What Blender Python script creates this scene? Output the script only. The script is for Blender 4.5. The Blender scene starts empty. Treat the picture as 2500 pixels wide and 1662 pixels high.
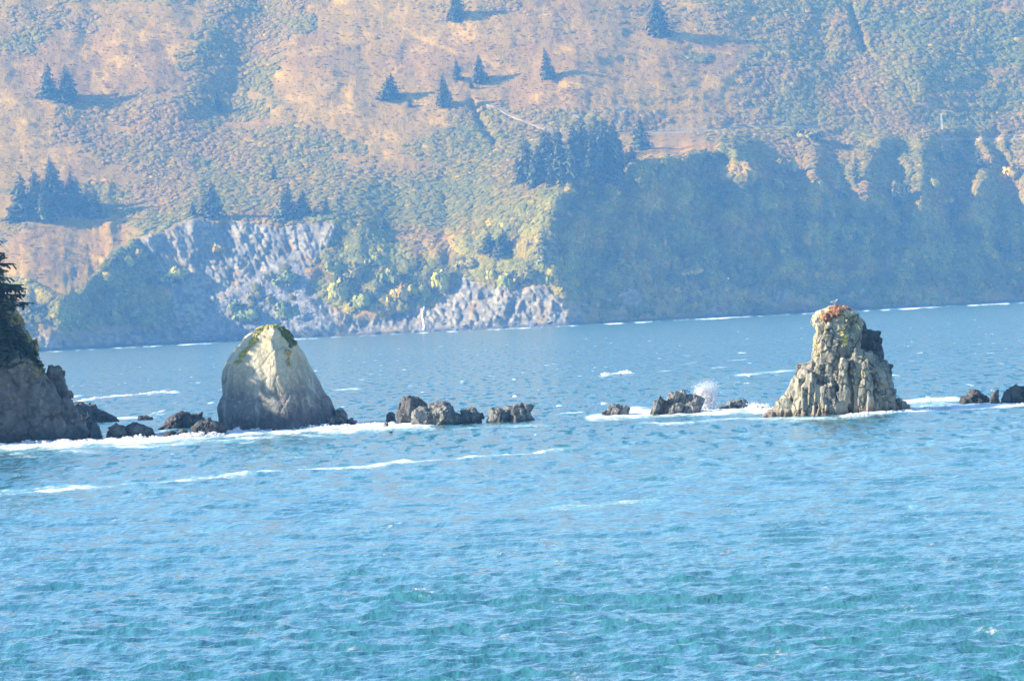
import bpy, bmesh, math, random
import numpy as np
from mathutils import Vector, Matrix
random.seed(7)
RNG = np.random.default_rng(11)
scene = bpy.context.scene
COL = scene.collection

# ------------------------------------------------------------------ camera
LENS, SENSOR, PW, PH = 180.0, 36.0, 2500.0, 1662.0      # photograph pixels are the drawing unit
K = SENSOR / LENS / PW                                   # tangent of one photograph pixel
CAM_H = 10.0
ROLL, PITCH = math.radians(2.83), 62.0 * K
_f = Vector((0, math.cos(PITCH), -math.sin(PITCH)))
_u0 = Vector((0, math.sin(PITCH), math.cos(PITCH)))
_r0 = Vector((1, 0, 0))
UP = _u0 * math.cos(ROLL) + _r0 * math.sin(ROLL)
RT = _r0 * math.cos(ROLL) - _u0 * math.sin(ROLL)
FW = _f
CAM = Vector((0, 0, CAM_H))
cam_data = bpy.data.cameras.new('camera')
cam_data.lens = LENS; cam_data.sensor_width = SENSOR; cam_data.sensor_fit = 'HORIZONTAL'
cam_data.clip_start = 1.0; cam_data.clip_end = 30000
cam = bpy.data.objects.new('camera', cam_data)
cam.matrix_world = Matrix(((RT.x, UP.x, -FW.x, CAM.x), (RT.y, UP.y, -FW.y, CAM.y), (RT.z, UP.z, -FW.z, CAM.z), (0, 0, 0, 1)))
COL.objects.link(cam); scene.camera = cam

# ------------------------------------------------------------------ sky, sun, exposure
SUN_EL, SUN_AZ = math.radians(25), math.radians(-97)     # azimuth clockwise from the viewing direction
SUN_DIR = Vector((math.sin(SUN_AZ) * math.cos(SUN_EL), math.cos(SUN_AZ) * math.cos(SUN_EL), math.sin(SUN_EL)))
world = bpy.data.worlds.new('World'); scene.world = world; world.use_nodes = True
wn = world.node_tree.nodes; wl = world.node_tree.links
sky = wn.new('ShaderNodeTexSky'); sky.sky_type = 'NISHITA'; sky.sun_disc = False
sky.sun_elevation = SUN_EL; sky.sun_rotation = SUN_AZ % (2 * math.pi)
sky.air_density = 1.0; sky.dust_density = 0.0; sky.ozone_density = 6.0
wl.new(sky.outputs['Color'], wn['Background'].inputs['Color']); wn['Background'].inputs['Strength'].default_value = 0.155
sun_d = bpy.data.lights.new('sun', 'SUN'); sun_d.energy = 5.0; sun_d.angle = math.radians(0.53); sun_d.color = (1.0, 0.93, 0.82)
sun = bpy.data.objects.new('sun', sun_d); sun.rotation_euler = SUN_DIR.to_track_quat('Z', 'Y').to_euler(); COL.objects.link(sun)
scene.view_settings.view_transform = 'Standard'; scene.view_settings.look = 'None'
scene.view_settings.gamma = 1.0; scene.view_settings.use_curve_mapping = False
scene.view_settings.exposure = 1.2
cy = scene.cycles
cy.max_bounces = 7; cy.diffuse_bounces = 4; cy.glossy_bounces = 2; cy.transmission_bounces = 4; cy.volume_bounces = 1
cy.transparent_max_bounces = 8; cy.use_denoising = True; cy.use_adaptive_sampling = True; cy.adaptive_threshold = 0.01
HAZE = 0.000092
cy.sample_clamp_indirect = 4.0

# ------------------------------------------------------------------ helpers
def ray(px, py):
    """direction of a photograph pixel (arrays allowed), scaled so that its y component is 1"""
    px = np.asarray(px, float); py = np.asarray(py, float)
    a = (px - PW / 2) * K; b = -(py - PH / 2) * K
    d = np.stack([FW[i] + a * RT[i] + b * UP[i] for i in range(3)], -1)
    return d / d[..., 1:2]
def at(px, py, depth):
    d = ray(px, py) * np.asarray(depth, float)[..., None]
    return d + np.array(CAM)
def on_water(px, py, z=0.0):
    d = ray(px, py); t = (z - CAM_H) / d[..., 2]
    return d * t[..., None] + np.array(CAM)
def to_px(P):
    P = np.asarray(P, float) - np.array(CAM)
    zf = P @ np.array(FW); return PW / 2 + (P @ np.array(RT)) / zf / K, PH / 2 - (P @ np.array(UP)) / zf / K

def _hash(ix, iy, iz, seed):
    with np.errstate(over='ignore'):
        n = ix.astype(np.int64).astype(np.uint32) * np.uint32(374761393) + iy.astype(np.int64).astype(np.uint32) * np.uint32(668265263) \
            + iz.astype(np.int64).astype(np.uint32) * np.uint32(2246822519) + np.uint32((seed * 3266489917) & 0xffffffff)
        n = (n ^ (n >> np.uint32(13))) * np.uint32(1274126177)
        n = (n ^ (n >> np.uint32(16))) * np.uint32(2654435769)
        return n ^ (n >> np.uint32(15))
def _rnd(ix, iy, iz, seed):
    return _hash(ix, iy, iz, seed).astype(np.float64) / 4294967295.0
def noise(x, y, z=None, seed=0):
    """smooth value noise, about -1 .. 1"""
    x = np.asarray(x, float); y = np.asarray(y, float); z = np.zeros_like(x) if z is None else np.asarray(z, float) + np.zeros_like(x)
    flat = z.size == 0 or (np.ptp(z) == 0)
    ix, iy, iz = np.floor(x), np.floor(y), np.floor(z)
    fx, fy, fz = x - ix, y - iy, z - iz
    s = lambda t: t * t * t * (t * (t * 6 - 15) + 10)
    sx, sy, sz = s(fx), s(fy), s(fz); out = 0
    for dz in ((0,) if flat else (0, 1)):
        wz = 1 if flat else (sz if dz else 1 - sz)
        for dy in (0, 1):
            wy = sy if dy else 1 - sy
            for dx in (0, 1):
                wx = sx if dx else 1 - sx
                out = out + wx * wy * wz * _rnd(ix + dx, iy + dy, iz + dz, seed)
    return out * 2 - 1
def fbm(x, y, z=None, octv=4, seed=0, gain=0.5, lac=2.03):
    a, t, o, f = 1.0, 0.0, 0.0, 1.0
    for k in range(octv):
        o = o + a * noise(np.asarray(x) * f, np.asarray(y) * f, None if z is None else np.asarray(z) * f, seed + 17 * k)
        t += a; a *= gain; f *= lac
    return o / t
def ridged(x, y, z=None, octv=3, seed=0):
    a, t, o, f = 1.0, 0.0, 0.0, 1.0
    for k in range(octv):
        o = o + a * (1 - np.abs(noise(np.asarray(x) * f, np.asarray(y) * f, None if z is None else np.asarray(z) * f, seed + 31 * k)) * 2)
        t += a; a *= 0.5; f *= 2.1
    return o / t
def cells(x, y, z, seed=0, jit=0.9):
    """Worley cells: F1, F2, random value of the nearest cell, offset vector to its centre"""
    ix, iy, iz = np.floor(x), np.floor(y), np.floor(z)
    f1 = np.full(x.shape, 9.0); f2 = np.full(x.shape, 9.0); rv = np.zeros(x.shape); off = np.zeros(x.shape + (3,))
    for dx in (-1, 0, 1):
        for dy in (-1, 0, 1):
            for dz in (-1, 0, 1):
                cx, cyy, cz = ix + dx, iy + dy, iz + dz
                qx = cx + .5 + (_rnd(cx, cyy, cz, seed) - .5) * jit - x
                qy = cyy + .5 + (_rnd(cx, cyy, cz, seed + 1) - .5) * jit - y
                qz = cz + .5 + (_rnd(cx, cyy, cz, seed + 2) - .5) * jit - z
                d = np.sqrt(qx * qx + qy * qy + qz * qz)
                near = d < f1
                f2 = np.where(near, f1, np.minimum(f2, d))
                rv = np.where(near, _rnd(cx, cyy, cz, seed + 3), rv)
                off[near] = np.stack([qx, qy, qz], -1)[near]
                f1 = np.where(near, d, f1)
    return f1, f2, rv, off
def sstep(a, b, x):
    t = np.clip((np.asarray(x, float) - a) / (b - a), 0, 1); return t * t * (3 - 2 * t)
def curve(pts, x):
    p = np.array(pts, float); return np.interp(x, p[:, 0], p[:, 1])
def scurve(pts, x, w):
    """curve smoothed by a window of w"""
    return sum(curve(pts, np.asarray(x) + o * w) for o in (-1, -.5, 0, .5, 1)) / 5

def new_mesh(name, V, F, smooth=True, cols=None, attrs=None):
    """F: (n,3) or (n,4) int array, or a list of polygons"""
    me = bpy.data.meshes.new(name)
    V = np.asarray(V, np.float32)
    if isinstance(F, np.ndarray):
        n, k = F.shape
        me.vertices.add(len(V)); me.vertices.foreach_set('co', V.ravel())
        me.loops.add(n * k); me.loops.foreach_set('vertex_index', F.astype(np.int32).ravel())
        me.polygons.add(n); me.polygons.foreach_set('loop_start', np.arange(0, n * k, k, dtype=np.int32))
        me.update(calc_edges=True)
    else:
        me.from_pydata([tuple(v) for v in V], [], [tuple(f) for f in F]); me.update()
    if smooth: me.polygons.foreach_set('use_smooth', np.ones(len(me.polygons), bool))
    if cols is not None:
        c = np.ones((len(V), 4), np.float32); c[:, :3] = cols
        me.color_attributes.new('Col', 'FLOAT_COLOR', 'POINT').data.foreach_set('color', c.ravel())
    for k, v in (attrs or {}).items():
        me.attributes.new(k, 'FLOAT', 'POINT').data.foreach_set('value', np.asarray(v, np.float32).ravel())
    return me
def set_normals(me, N):
    """leaf faces share the shading of the crown they belong to"""
    N = np.asarray(N, float); N /= np.linalg.norm(N, axis=1)[:, None] + 1e-9
    me.polygons.foreach_set('use_smooth', np.ones(len(me.polygons), bool)); me.normals_split_custom_set_from_vertices(N.tolist()); return me
def outward(V, F, N):
    """turn quads so that each faces along its wanted normal"""
    V = np.asarray(V, float); F = np.asarray(F); g = np.cross(V[F[:, 1]] - V[F[:, 0]], V[F[:, 2]] - V[F[:, 0]]); fl = (g * N[F[:, 0]]).sum(1) < 0
    F = F.copy(); F[fl] = F[fl][:, ::-1]; return F
def grid_faces(nr, nc):
    i = np.arange(nr * nc).reshape(nr, nc)
    return np.stack([i[:-1, :-1], i[:-1, 1:], i[1:, 1:], i[1:, :-1]], -1).reshape(-1, 4)
def link(name, me, mat=None, parent=None, label=None, cat=None, group=None, kind=None, loc=None):
    o = bpy.data.objects.new(name, me); COL.objects.link(o)
    if mat is not None and me is not None and not me.materials: me.materials.append(mat)
    if parent is not None: o.parent = parent
    if loc is not None: o.location = loc
    if label: o['label'] = label
    if cat: o['category'] = cat
    if group: o['group'] = group
    if kind: o['kind'] = kind
    return o
class NT:
    """small node-tree writer"""
    def __init__(s, name):
        s.m = bpy.data.materials.new(name); s.m.use_nodes = True
        s.t = s.m.node_tree; s.p = s.t.nodes['Principled BSDF']; s.out = s.t.nodes['Material Output']
    def n(s, kind, **kw):
        nd = s.t.nodes.new('ShaderNode' + kind)
        for k, v in kw.items(): setattr(nd, k, v)
        return nd
    def l(s, a, b): s.t.links.new(a, b)
    def pos(s): return s.n('NewGeometry').outputs['Position']
    def noise(s, scale, detail=3, rough=.55, vec=None, stretch=None):
        nz = s.n('TexNoise'); nz.inputs['Scale'].default_value = scale; nz.inputs['Detail'].default_value = detail; nz.inputs['Roughness'].default_value = rough
        v = vec or s.pos()
        if stretch:
            mp = s.n('Mapping'); mp.inputs['Scale'].default_value = stretch; s.l(v, mp.inputs['Vector']); v = mp.outputs['Vector']
        s.l(v, nz.inputs['Vector']); return nz.outputs['Fac']
    def ramp(s, fac, a, b, va=0., vb=1.):
        r = s.n('MapRange', interpolation_type='SMOOTHSTEP'); s.l(fac, r.inputs['Value'])
        for i, v in zip(('From Min', 'From Max', 'To Min', 'To Max'), (a, b, va, vb)): r.inputs[i].default_value = v
        return r.outputs['Result']
    def mix(s, fac, a, b, mode='MIX'):
        m = s.n('Mix', data_type='RGBA', blend_type=mode)
        for i, v in ((0, fac), (6, a), (7, b)):
            if isinstance(v, (int, float)): m.inputs[i].default_value = v
            elif isinstance(v, tuple): m.inputs[i].default_value = (*v, 1)
            else: s.l(v, m.inputs[i])
        return m.outputs[2]
    def attr(s, name, typ='GEOMETRY', out='Color'):
        a = s.n('Attribute', attribute_name=name, attribute_type=typ); return a.outputs[out]
    def math(s, op, a, b=None):
        m = s.n('Math', operation=op)
        for i, v in enumerate((a, b)):
            if v is None: continue
            if isinstance(v, (int, float)): m.inputs[i].default_value = v
            else: s.l(v, m.inputs[i])
        return m.outputs[0]
    def bump(s, h, dist, strength=1.0, normal=None):
        b = s.n('Bump'); b.inputs['Distance'].default_value = dist; b.inputs['Strength'].default_value = strength
        s.l(h, b.inputs['Height'])
        if normal is not None: s.l(normal, b.inputs['Normal'])
        return b.outputs['Normal']
    def done(s, color=None, rough=None, normal=None, spec=None):
        if color is not None:
            if isinstance(color, tuple): s.p.inputs['Base Color'].default_value = (*color, 1)
            else: s.l(color, s.p.inputs['Base Color'])
        if rough is not None: s.p.inputs['Roughness'].default_value = rough
        if spec is not None: s.p.inputs['Specular IOR Level'].default_value = spec
        if normal is not None: s.l(normal, s.p.inputs['Normal'])
        return s.m
def lump_of(name, fac_scale, c1, c2, rough=.85, bump=0., bscale=4.):
    t = NT(name); c = t.mix(t.ramp(t.noise(fac_scale), .35, .65), c1, c2)
    return t.done(c, rough, t.bump(t.noise(bscale, 4), bump) if bump else None, .2)
# ------------------------------------------------------------------ far coast: sea cliffs, benches, hillside
COAST = [(-1000, 4250), (-300, 3990), (-100, 3900), (50, 3838), (150, 3868), (210, 3900), (250, 3945), (285, 3985), (315, 4003), (470, 4012), (600, 4012), (700, 4004), (850, 3985), (1100, 3945), (1330, 3900), (1395, 3885), (1425, 3920), (1700, 4010), (2100, 4105), (2500, 4190), (2800, 4250), (3500, 4400)]
Y_TOP = [(-1000, 680), (-300, 690), (60, 690), (150, 738), (210, 712), (260, 640), (340, 582), (480, 535), (560, 542), (680, 543), (800, 536), (900, 565), (960, 600), (1100, 600), (1250, 520), (1380, 450), (1430, 432), (1530, 408), (1800, 372), (1840, 420), (1880, 490), (1930, 500), (1990, 440), (2060, 510), (2130, 470), (2200, 540), (2260, 500), (2330, 560), (2400, 430), (2460, 500), (2520, 460), (2800, 480), (3500, 480)]
RUN = [(-1000, 120), (-300, 110), (50, 100), (110, 48), (150, 14), (210, 38), (260, 57), (340, 66), (480, 75), (900, 62), (1100, 75), (1400, 80), (2500, 80), (3500, 85)]
Y_REF = [(-1000, 470), (0, 430), (700, 400), (1000, 370), (1400, 325), (1800, 315), (1950, 322), (2500, 318), (3500, 310)]
D_REF = [(-1000, 4420), (-300, 4290), (0, 4245), (700, 4275), (1390, 4290), (1900, 4335), (2500, 4395), (3500, 4520)]

def water_row(px, depth):
    """photograph row at which the sea at that depth meets column px"""
    py = np.full_like(px, 800.0)
    for _ in range(6):
        z = CAM_H + ray(px, py)[:, 2] * depth
        py = py + z / (depth * K)
    return py
XC = np.concatenate([np.arange(-1000, -150, 25), np.arange(-150, 2650, 2.95), np.arange(2650, 3500, 25)])
NR = 346
DW = scurve(COAST, XC, 12); YW = water_row(XC, DW)
YT, YR_, RN, DR = scurve(Y_TOP, XC, 14) + 6 * fbm(XC / 34, XC * 0, seed=2, octv=4) + 16 * sstep(1480, 1600, XC) * fbm(XC / 60, XC * 0 + 3, seed=12, octv=3), scurve(Y_REF, XC, 80), scurve(RUN, XC, 16), scurve(D_REF, XC, 120)
TT = np.linspace(0, 1, NR)[:, None]
Y_END = -330.0
PY = (YW[None, :] + 7) * (1 - TT) + Y_END * TT            # rows of the sheet, from just under the sea to above the picture
PX = np.repeat(XC[None, :], NR, 0)
# profile of each column: sea edge -> cliff top -> bench -> hill
def profile(px, py, yw, yt, yr, dw, rn, dr):
    dct = dw + rn
    t1 = np.clip((yw - py) / (yw - yt), -1, 1); t1 = np.where(t1 > 0, 0.75 * t1 + 0.25 * np.maximum(t1, 0) ** 2.2, t1)
    t2 = np.clip((yt - py) / np.maximum(yt - yr, 20), 0, 1)
    t3 = np.maximum(yr - py, 0)
    t2 = t2 * 0.8 + 0.2 * np.sin(t2 * math.pi / 2)
    return dw + rn * t1 + (dr - dct) * t2 + t3 * 0.60 + 0.00012 * t3 ** 2
CREST = [(-400, 1450), (430, 1432), (480, 1388), (560, 1350), (620, 1345), (690, 1376), (795, 1398), (900, 1400)]
_crest = np.interp(PY, [c[0] for c in CREST], [c[1] for c in CREST])
_up = sstep(0, 60, YW[None] - PY)
WARP = (1398 - _crest) * np.exp(-((PX - 1390) / 170) ** 2) * _up + _up * 26 * fbm(PX / 60, PY / 60, seed=1, octv=4)
DWE = np.interp(PX + WARP, XC, DW) * _up + (1 - _up) * DW[None]
DEP = profile(PX, PY, YW[None], YT[None], YR_[None], DWE, RN[None], DR[None])
above = sstep(-6, 26, YT[None] - PY)                      # 0 on the cliff, 1 above its edge
cliff = 1 - above
hill = sstep(0, 120, YR_[None] - PY)
def seg_dist(x, y, pts):
    best = np.full(x.shape, 1e9); side = np.zeros(x.shape)
    for (x0, y0), (x1, y1) in zip(pts[:-1], pts[1:]):
        dx, dy = x1 - x0, y1 - y0; t = np.clip(((x - x0) * dx + (y - y0) * dy) / (dx * dx + dy * dy), 0, 1)
        qx, qy = x - x0 - t * dx, y - y0 - t * dy; d = np.hypot(qx, qy); n = d < best
        best = np.where(n, d, best); side = np.where(n, np.sign(dx * qy - dy * qx), side)
    return best, side
def blob(x, y, cx, cy_, rx, ry, ang=0.0):
    c, s = math.cos(math.radians(ang)), math.sin(math.radians(ang))
    u, v = (x - cx) * c + (y - cy_) * s, -(x - cx) * s + (y - cy_) * c
    return np.exp(-((u / rx) ** 2 + (v / ry) ** 2))
def poly_mask(x, y, pts, soft=12.0):
    """1 inside a polygon, with a soft edge"""
    inside = np.zeros(x.shape, bool); n = len(pts)
    for i in range(n):
        (x0, y0), (x1, y1) = pts[i], pts[(i + 1) % n]
        c = ((y0 > y) != (y1 > y)); xx = (x1 - x0) * (y - y0) / ((y1 - y0) if y1 != y0 else 1e-9) + x0
        inside ^= c & (x < xx)
    d, _ = seg_dist(x, y, list(pts) + [pts[0]])
    return sstep(-soft, soft, np.where(inside, d, -d))

# surface zones, in the lie of the land
wx = PX + 14 * fbm(PX / 40, PY / 28, seed=3); wy = PY + 10 * fbm(PX / 40 + 9, PY / 28 + 4, seed=5)
ROCK_FACE = [(330, 588), (470, 537), (560, 545), (680, 548), (800, 540), (830, 560), (800, 600), (775, 640), (740, 660), (800, 745), (900, 790), (950, 770), (1060, 745), (1085, 730), (1120, 668), (1180, 690), (1240, 705), (1330, 700), (1400, 770), (1410, 840), (400, 880), (330, 860), (420, 770), (410, 690), (370, 640)]
m_rock = poly_mask(wx, wy, ROCK_FACE, 7)
band = sstep(70, 12, YW[None] - wy + 16 * fbm(PX / 50, PY / 50, seed=8))   # bare rock along the sea
m_rock = np.maximum(m_rock, band * (0.2 + 0.8 * (PX < 1420))); m_rock = np.maximum(m_rock, (PX > 1420) * .75 * sstep(.12, .35, fbm(PX / 70, PY / 60, seed=9, octv=4) + .5 * sstep(600, 740, PY) - .42))
m_scree = poly_mask(wx, wy, [(640, 668), (700, 640), (770, 660), (750, 720), (790, 770), (830, 850), (420, 870), (400, 850), (470, 815), (540, 740)], 9)
m_talveg = np.maximum.reduce([blob(wx, wy, *b) for b in [(598, 760, 42, 26), (690, 752, 24, 34), (700, 680, 28, 26), (645, 690, 24, 16), (620, 712, 22, 14), (430, 668, 36, 22), (505, 615, 16, 13), (535, 618, 10, 10)]])
# relief
big = 26 * fbm(PX / 420, PY / 520, seed=21) + 9 * fbm(PX / 150, PY / 190, seed=22, octv=3)
DEP += above * big * (0.35 + 0.65 * hill) * sstep(0, 60, YT[None] - PY)
DEP += above * (2.6 * fbm(PX / 46, PY / 40, seed=23, octv=4) + 1.0 * fbm(PX / 13, PY / 10, seed=24, octv=2)) * sstep(0, 30, YT[None] - PY)
# contour terraces and small banks on the slopes
terr = fbm(PX / 260, PY / 34 + 0.0015 * PX, seed=26, octv=3)
DEP += above * 4.0 * terr * sstep(10, 80, YT[None] - PY)
d, s = seg_dist(PX, PY, [(655, -120), (640, 60), (600, 170), (560, 270)]); DEP += 22 * np.exp(-(d / 75) ** 2) * above
for path, w, h in (([(1152, 250), (1168, 285), (1206, 345)], 9, 9), ([(2078, 20), (2092, 70), (2112, 125)], 9, 8), ([(1950, 330), (2080, 332), (2160, 380)], 9, 7)):
    d, s = seg_dist(PX, PY, path); DEP += h * np.exp(-(d / w) ** 2) * above      # cuts and gullies
# cliff relief: beds dipping steeply to the right, ribs, gullies
a1 = math.radians(62); uu = PX * math.cos(a1) + PY * math.sin(a1); vv = -PX * math.sin(a1) + PY * math.cos(a1)
a2 = math.radians(112); u2 = PX * math.cos(a2) + PY * math.sin(a2); v2 = -PX * math.sin(a2) + PY * math.cos(a2)
lit = PX < 1400
strata = np.where(PX < 780, ridged(uu / 120, vv / 26, seed=41, octv=4), ridged(u2 / 120, v2 / 24, seed=42, octv=4))
mr = m_rock * cliff * (1 - 0.75 * m_scree)
DEP += -mr * 3.6 * strata + mr * 15 * fbm(PX / 75, PY / 110, seed=43, octv=4)
f1, f2, rv, off = cells(uu / 30, vv / 15, np.zeros_like(uu), seed=44)
DEP += mr * (rv - .5) * 4.0 - mr * sstep(.25, 0, f2 - f1) * -2.0
ribs = ridged(PX / 240 + 0.25 * fbm(PY / 160, PX / 300, seed=52), PY / 700 - PX / 900, seed=51, octv=3)
rw = np.maximum(cliff, sstep(1830, 1900, PX) * sstep(310, 350, PY)) * sstep(1405, 1560, PX)
DEP += -rw * ribs * 46 * (0.45 + 0.55 * sstep(660, 470, PY)) + rw * 10 * fbm(PX / 60, PY / 80, seed=53, octv=4)
lw = cliff * sstep(420, 330, PX); DEP += lw * (9 * fbm(PX / 70, PY / 110, seed=54, octv=4))
cw = cliff * (1 - m_rock) * sstep(780, 860, PX) * sstep(1420, 1380, PX)
DEP += cw * (12 * fbm(PX / 80, PY / 120, seed=55, octv=4))
DEP += m_scree * cliff * (-8 + 1.6 * fbm(PX / 8, PY / 8, seed=56, octv=2))
fade0 = sstep(-2, 30, YW[None] - PY)                      # keep the sea edge where it is
DEP = fade0 * DEP + (1 - fade0) * profile(PX, PY, YW[None], YT[None], YR_[None], DWE, RN[None], DR[None]) + (1 - fade0) * cliff * 5 * fbm(PX / 26, PY / 20, seed=57)
TP = at(PX, PY, DEP)
TP[0, :, 2] = -6.0

# ground cover: where shrubs stand and where grass is bare
SHRUB = [(590, 120, 100, 160, 20, 1.), (690, 20, 80, 60, 0, .7), (350, 300, 320, 55, 6, .8), (650, 390, 280, 60, -4, .8), (1150, 450, 260, 70, -10, 1.), (1150, 335, 130, 50, -10, 1.), (2250, 120, 330, 150, 12, 1.), (1950, 230, 260, 60, 6, .9), (2250, 305, 320, 30, 2, 1.), (1980, 60, 120, 70, 0, .6), (700, 480, 230, 50, 0, .9), (1060, 520, 200, 60, 0, 1.), (230, 480, 220, 40, 4, .7), (100, 560, 140, 26, 0, .6), (330, 545, 120, 22, 0, .8), (1450, 290, 200, 26, 0, .8), (1650, 130, 90, 30, 8, .6), (850, 340, 90, 30, -8, .5), (50, 100, 90, 60, 0, .4), (230, 135, 70, 14, -5, .8), (210, 60, 70, 26, 0, .7), (1260, 150, 80, 12, 4, .8), (870, 150, 90, 18, -5, .6), (1560, 60, 80, 40, 0, .5), (1280, 30, 200, 20, 5, .5), (1750, 330, 60, 20, 0, .9), (980, 640, 180, 90, 20, 1.), (1230, 640, 120, 60, 0, 1.), (300, 680, 70, 110, 20, .9), (2150, 425, 420, 85, 0, 2.2), (1950, 390, 120, 60, 0, .8), (2420, 420, 120, 80, 0, 1.)]
GRASS = [(330, 150, 160, 90, -10, 1.), (120, 190, 140, 60, -20, .7), (880, 120, 170, 110, 20, 1.), (1000, 190, 220, 40, 0, .8), (1350, 190, 330, 60, 4, 1.), (1560, 225, 260, 34, 0, .9), (900, 300, 110, 60, -20, 1.), (790, 250, 110, 40, -20, .7), (560, 310, 80, 14, -8, .9), (110, 420, 120, 50, 12, .9), (40, 310, 90, 60, 0, .7), (170, 625, 150, 70, 0, 1.3), (240, 545, 70, 12, -4, .8), (1690, 375, 150, 26, -6, 1.5), (1330, 545, 90, 40, 0, 1.), (1300, 440, 110, 16, 12, 1.), (1090, 590, 80, 14, -8, 1.2), (1120, 160, 90, 90, 30, .6), (700, 205, 50, 40, -40, .8), (1720, 190, 90, 40, 6, .9), (1740, 265, 150, 24, 4, .7), (2050, 265, 130, 12, 8, .6), (2380, 339, 90, 7, -3, 1.0), (1500, 130, 90, 40, 0, .6), (960, 410, 130, 20, -10, .6), (1010, 440, 70, 10, -6, .8)]
sh = 0.05 + 0.62 * fbm(PX / 150, PY / 55 + PX / 900, seed=61, octv=4) + 0.30 * fbm(PX / 36, PY / 18, seed=62, octv=3)
for b in SHRUB: sh = sh + 0.62 * b[5] * blob(wx, wy, *b[:5])
for b in GRASS: sh = sh - 0.72 * b[5] * blob(wx, wy, *b[:5])
sh = np.where(cliff > .5, np.maximum(sh, .30 + .35 * fbm(PX / 60, PY / 50, seed=63)), sh)
sh = sh * (1 - m_rock * cliff) - 1.0 * m_rock * cliff
sh = np.where(m_talveg > .35, .8, sh)
shrubby = sstep(0.0, 0.20, sh)
# track corridors
TRACKS = [[(1190, 256), (1212, 262), (1240, 280), (1290, 300), (1330, 316), (1372, 320)], [(1392, 279), (1412, 283), (1420, 300), (1428, 316)], [(1500, 268), (1532, 264), (1520, 276), (1508, 290), (1500, 305)], [(1590, 322), (1650, 319), (1750, 314), (1830, 309), (1900, 310), (2000, 308)], [(2300, 340), (2350, 337), (2420, 341), (2470, 336), (2520, 330)]]
FOOT = [[(880, -20), (960, 50), (1010, 85), (1060, 105), (1115, 132)], [(2130, 205), (2170, 225), (2230, 250), (2330, 275)], [(1150, 205), (1185, 225), (1210, 250)], [(1690, 120), (1820, 140), (1920, 152)]]
trk = np.zeros_like(PX)
for p in TRACKS: trk = np.maximum(trk, sstep(9, 4, seg_dist(PX, PY, p)[0]))
ft = np.zeros_like(PX)
for p in FOOT: ft = np.maximum(ft, sstep(11, 3, seg_dist(wx * .3 + PX * .7, wy * .3 + PY * .7, p)[0]))
shrubby *= (1 - trk) * (1 - .8 * ft)
# colours of the ground itself
def mixc(a, b, t): return a * (1 - t[..., None]) + np.array(b) * t[..., None]
n1 = fbm(PX / 60, PY / 30, seed=71, octv=4); n2 = fbm(PX / 9, PY / 6, seed=72, octv=3); n3 = fbm(PX / 220, PY / 120, seed=73, octv=3)
C = np.zeros(PX.shape + (3,)) + np.array((0.33, 0.198, 0.018))
C = mixc(C, (0.285, 0.16, 0.02), sstep(-.05, .35, n3 + .4 * n2 + .75 * blob(PX, PY, 350, 190, 110, 60) + .8 * blob(PX, PY, 160, 640, 120, 50) + .9 * blob(PX, PY, 1330, 545, 100, 40) - .6 * blob(PX, PY, 900, 300, 150, 60)))
C = mixc(C, (0.46, 0.27, 0.025), sstep(.1, .6, n1 + .5 * n2 + .6 * ft))
C = mixc(C, (0.17, 0.09, 0.04), sstep(.15, .6, n2) * .5)
C = mixc(C, (0.205, 0.158, 0.02), shrubby * .95)
for (x, y, rx, ry) in [(1160, 412, 26, 7), (1110, 437, 18, 9), (1230, 437, 20, 6), (1690, 372, 150, 22), (1165, 450, 22, 6), (620, 452, 60, 5), (1090, 585, 60, 8), (2380, 338, 80, 6)]:
    C = mixc(C, (0.46, 0.24, 0.03), np.clip(blob(wx, wy, x, y, rx, ry) * 1.3, 0, 1) * .8)
rk = mixc(np.zeros_like(C) + np.array((0.155, 0.142, 0.11)), (0.30, 0.262, 0.175), sstep(.0, .5, strata * .6 + .5 * n2))
rk = mixc(rk, (0.15, 0.155, 0.16), sstep(.2, .7, fbm(PX / 20, PY / 14, seed=75) + .5 * sstep(26, 6, YW[None] - PY)))
rk = mixc(rk, (0.30, 0.20, 0.07), sstep(.15, .5, fbm(PX / 24, PY / 30, seed=76, octv=4)) * .7)
C = C * (1 - (m_rock * cliff)[..., None]) + rk * (m_rock * cliff)[..., None]
sc_ = mixc(np.zeros_like(C) + np.array((0.15, 0.145, 0.135)), (0.23, 0.22, 0.20), sstep(-.2, .5, n2))
sc_ = mixc(sc_, (0.30, 0.25, 0.17), sstep(10, 3, seg_dist(wx, wy, [(640, 700), (560, 760), (455, 815)])[0]) * .7)
C = C * (1 - m_scree[..., None] * .9) + sc_ * m_scree[..., None] * .9
C = mixc(C, (0.055, 0.055, 0.055), sstep(12, 3, YW[None] - PY + 4 * fbm(PX / 15, PY / 15, seed=77)) * .85)
C = mixc(C, (0.33, 0.24, 0.10), trk * .6)
C *= (1 + .22 * n2)[..., None]

t = NT('hillside_ground')
g = t.noise(0.55, 5, .65); g2 = t.noise(0.12, 4, .6)
colr = t.mix(1.0, t.attr('Col'), t.mix(t.ramp(g, .25, .75), (.78, .78, .78), (1.22, 1.2, 1.18)), 'MULTIPLY')
M_HILL = t.done(colr, .95, t.bump(g, 1.6, .9), .1)
coast = link('hillside', new_mesh('hillside', TP.reshape(-1, 3), grid_faces(NR, len(XC))[:, ::-1].copy(), True, C.reshape(-1, 3)), M_HILL, kind='structure', label='tan and olive coastal hillside with grey sea cliffs')

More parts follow.
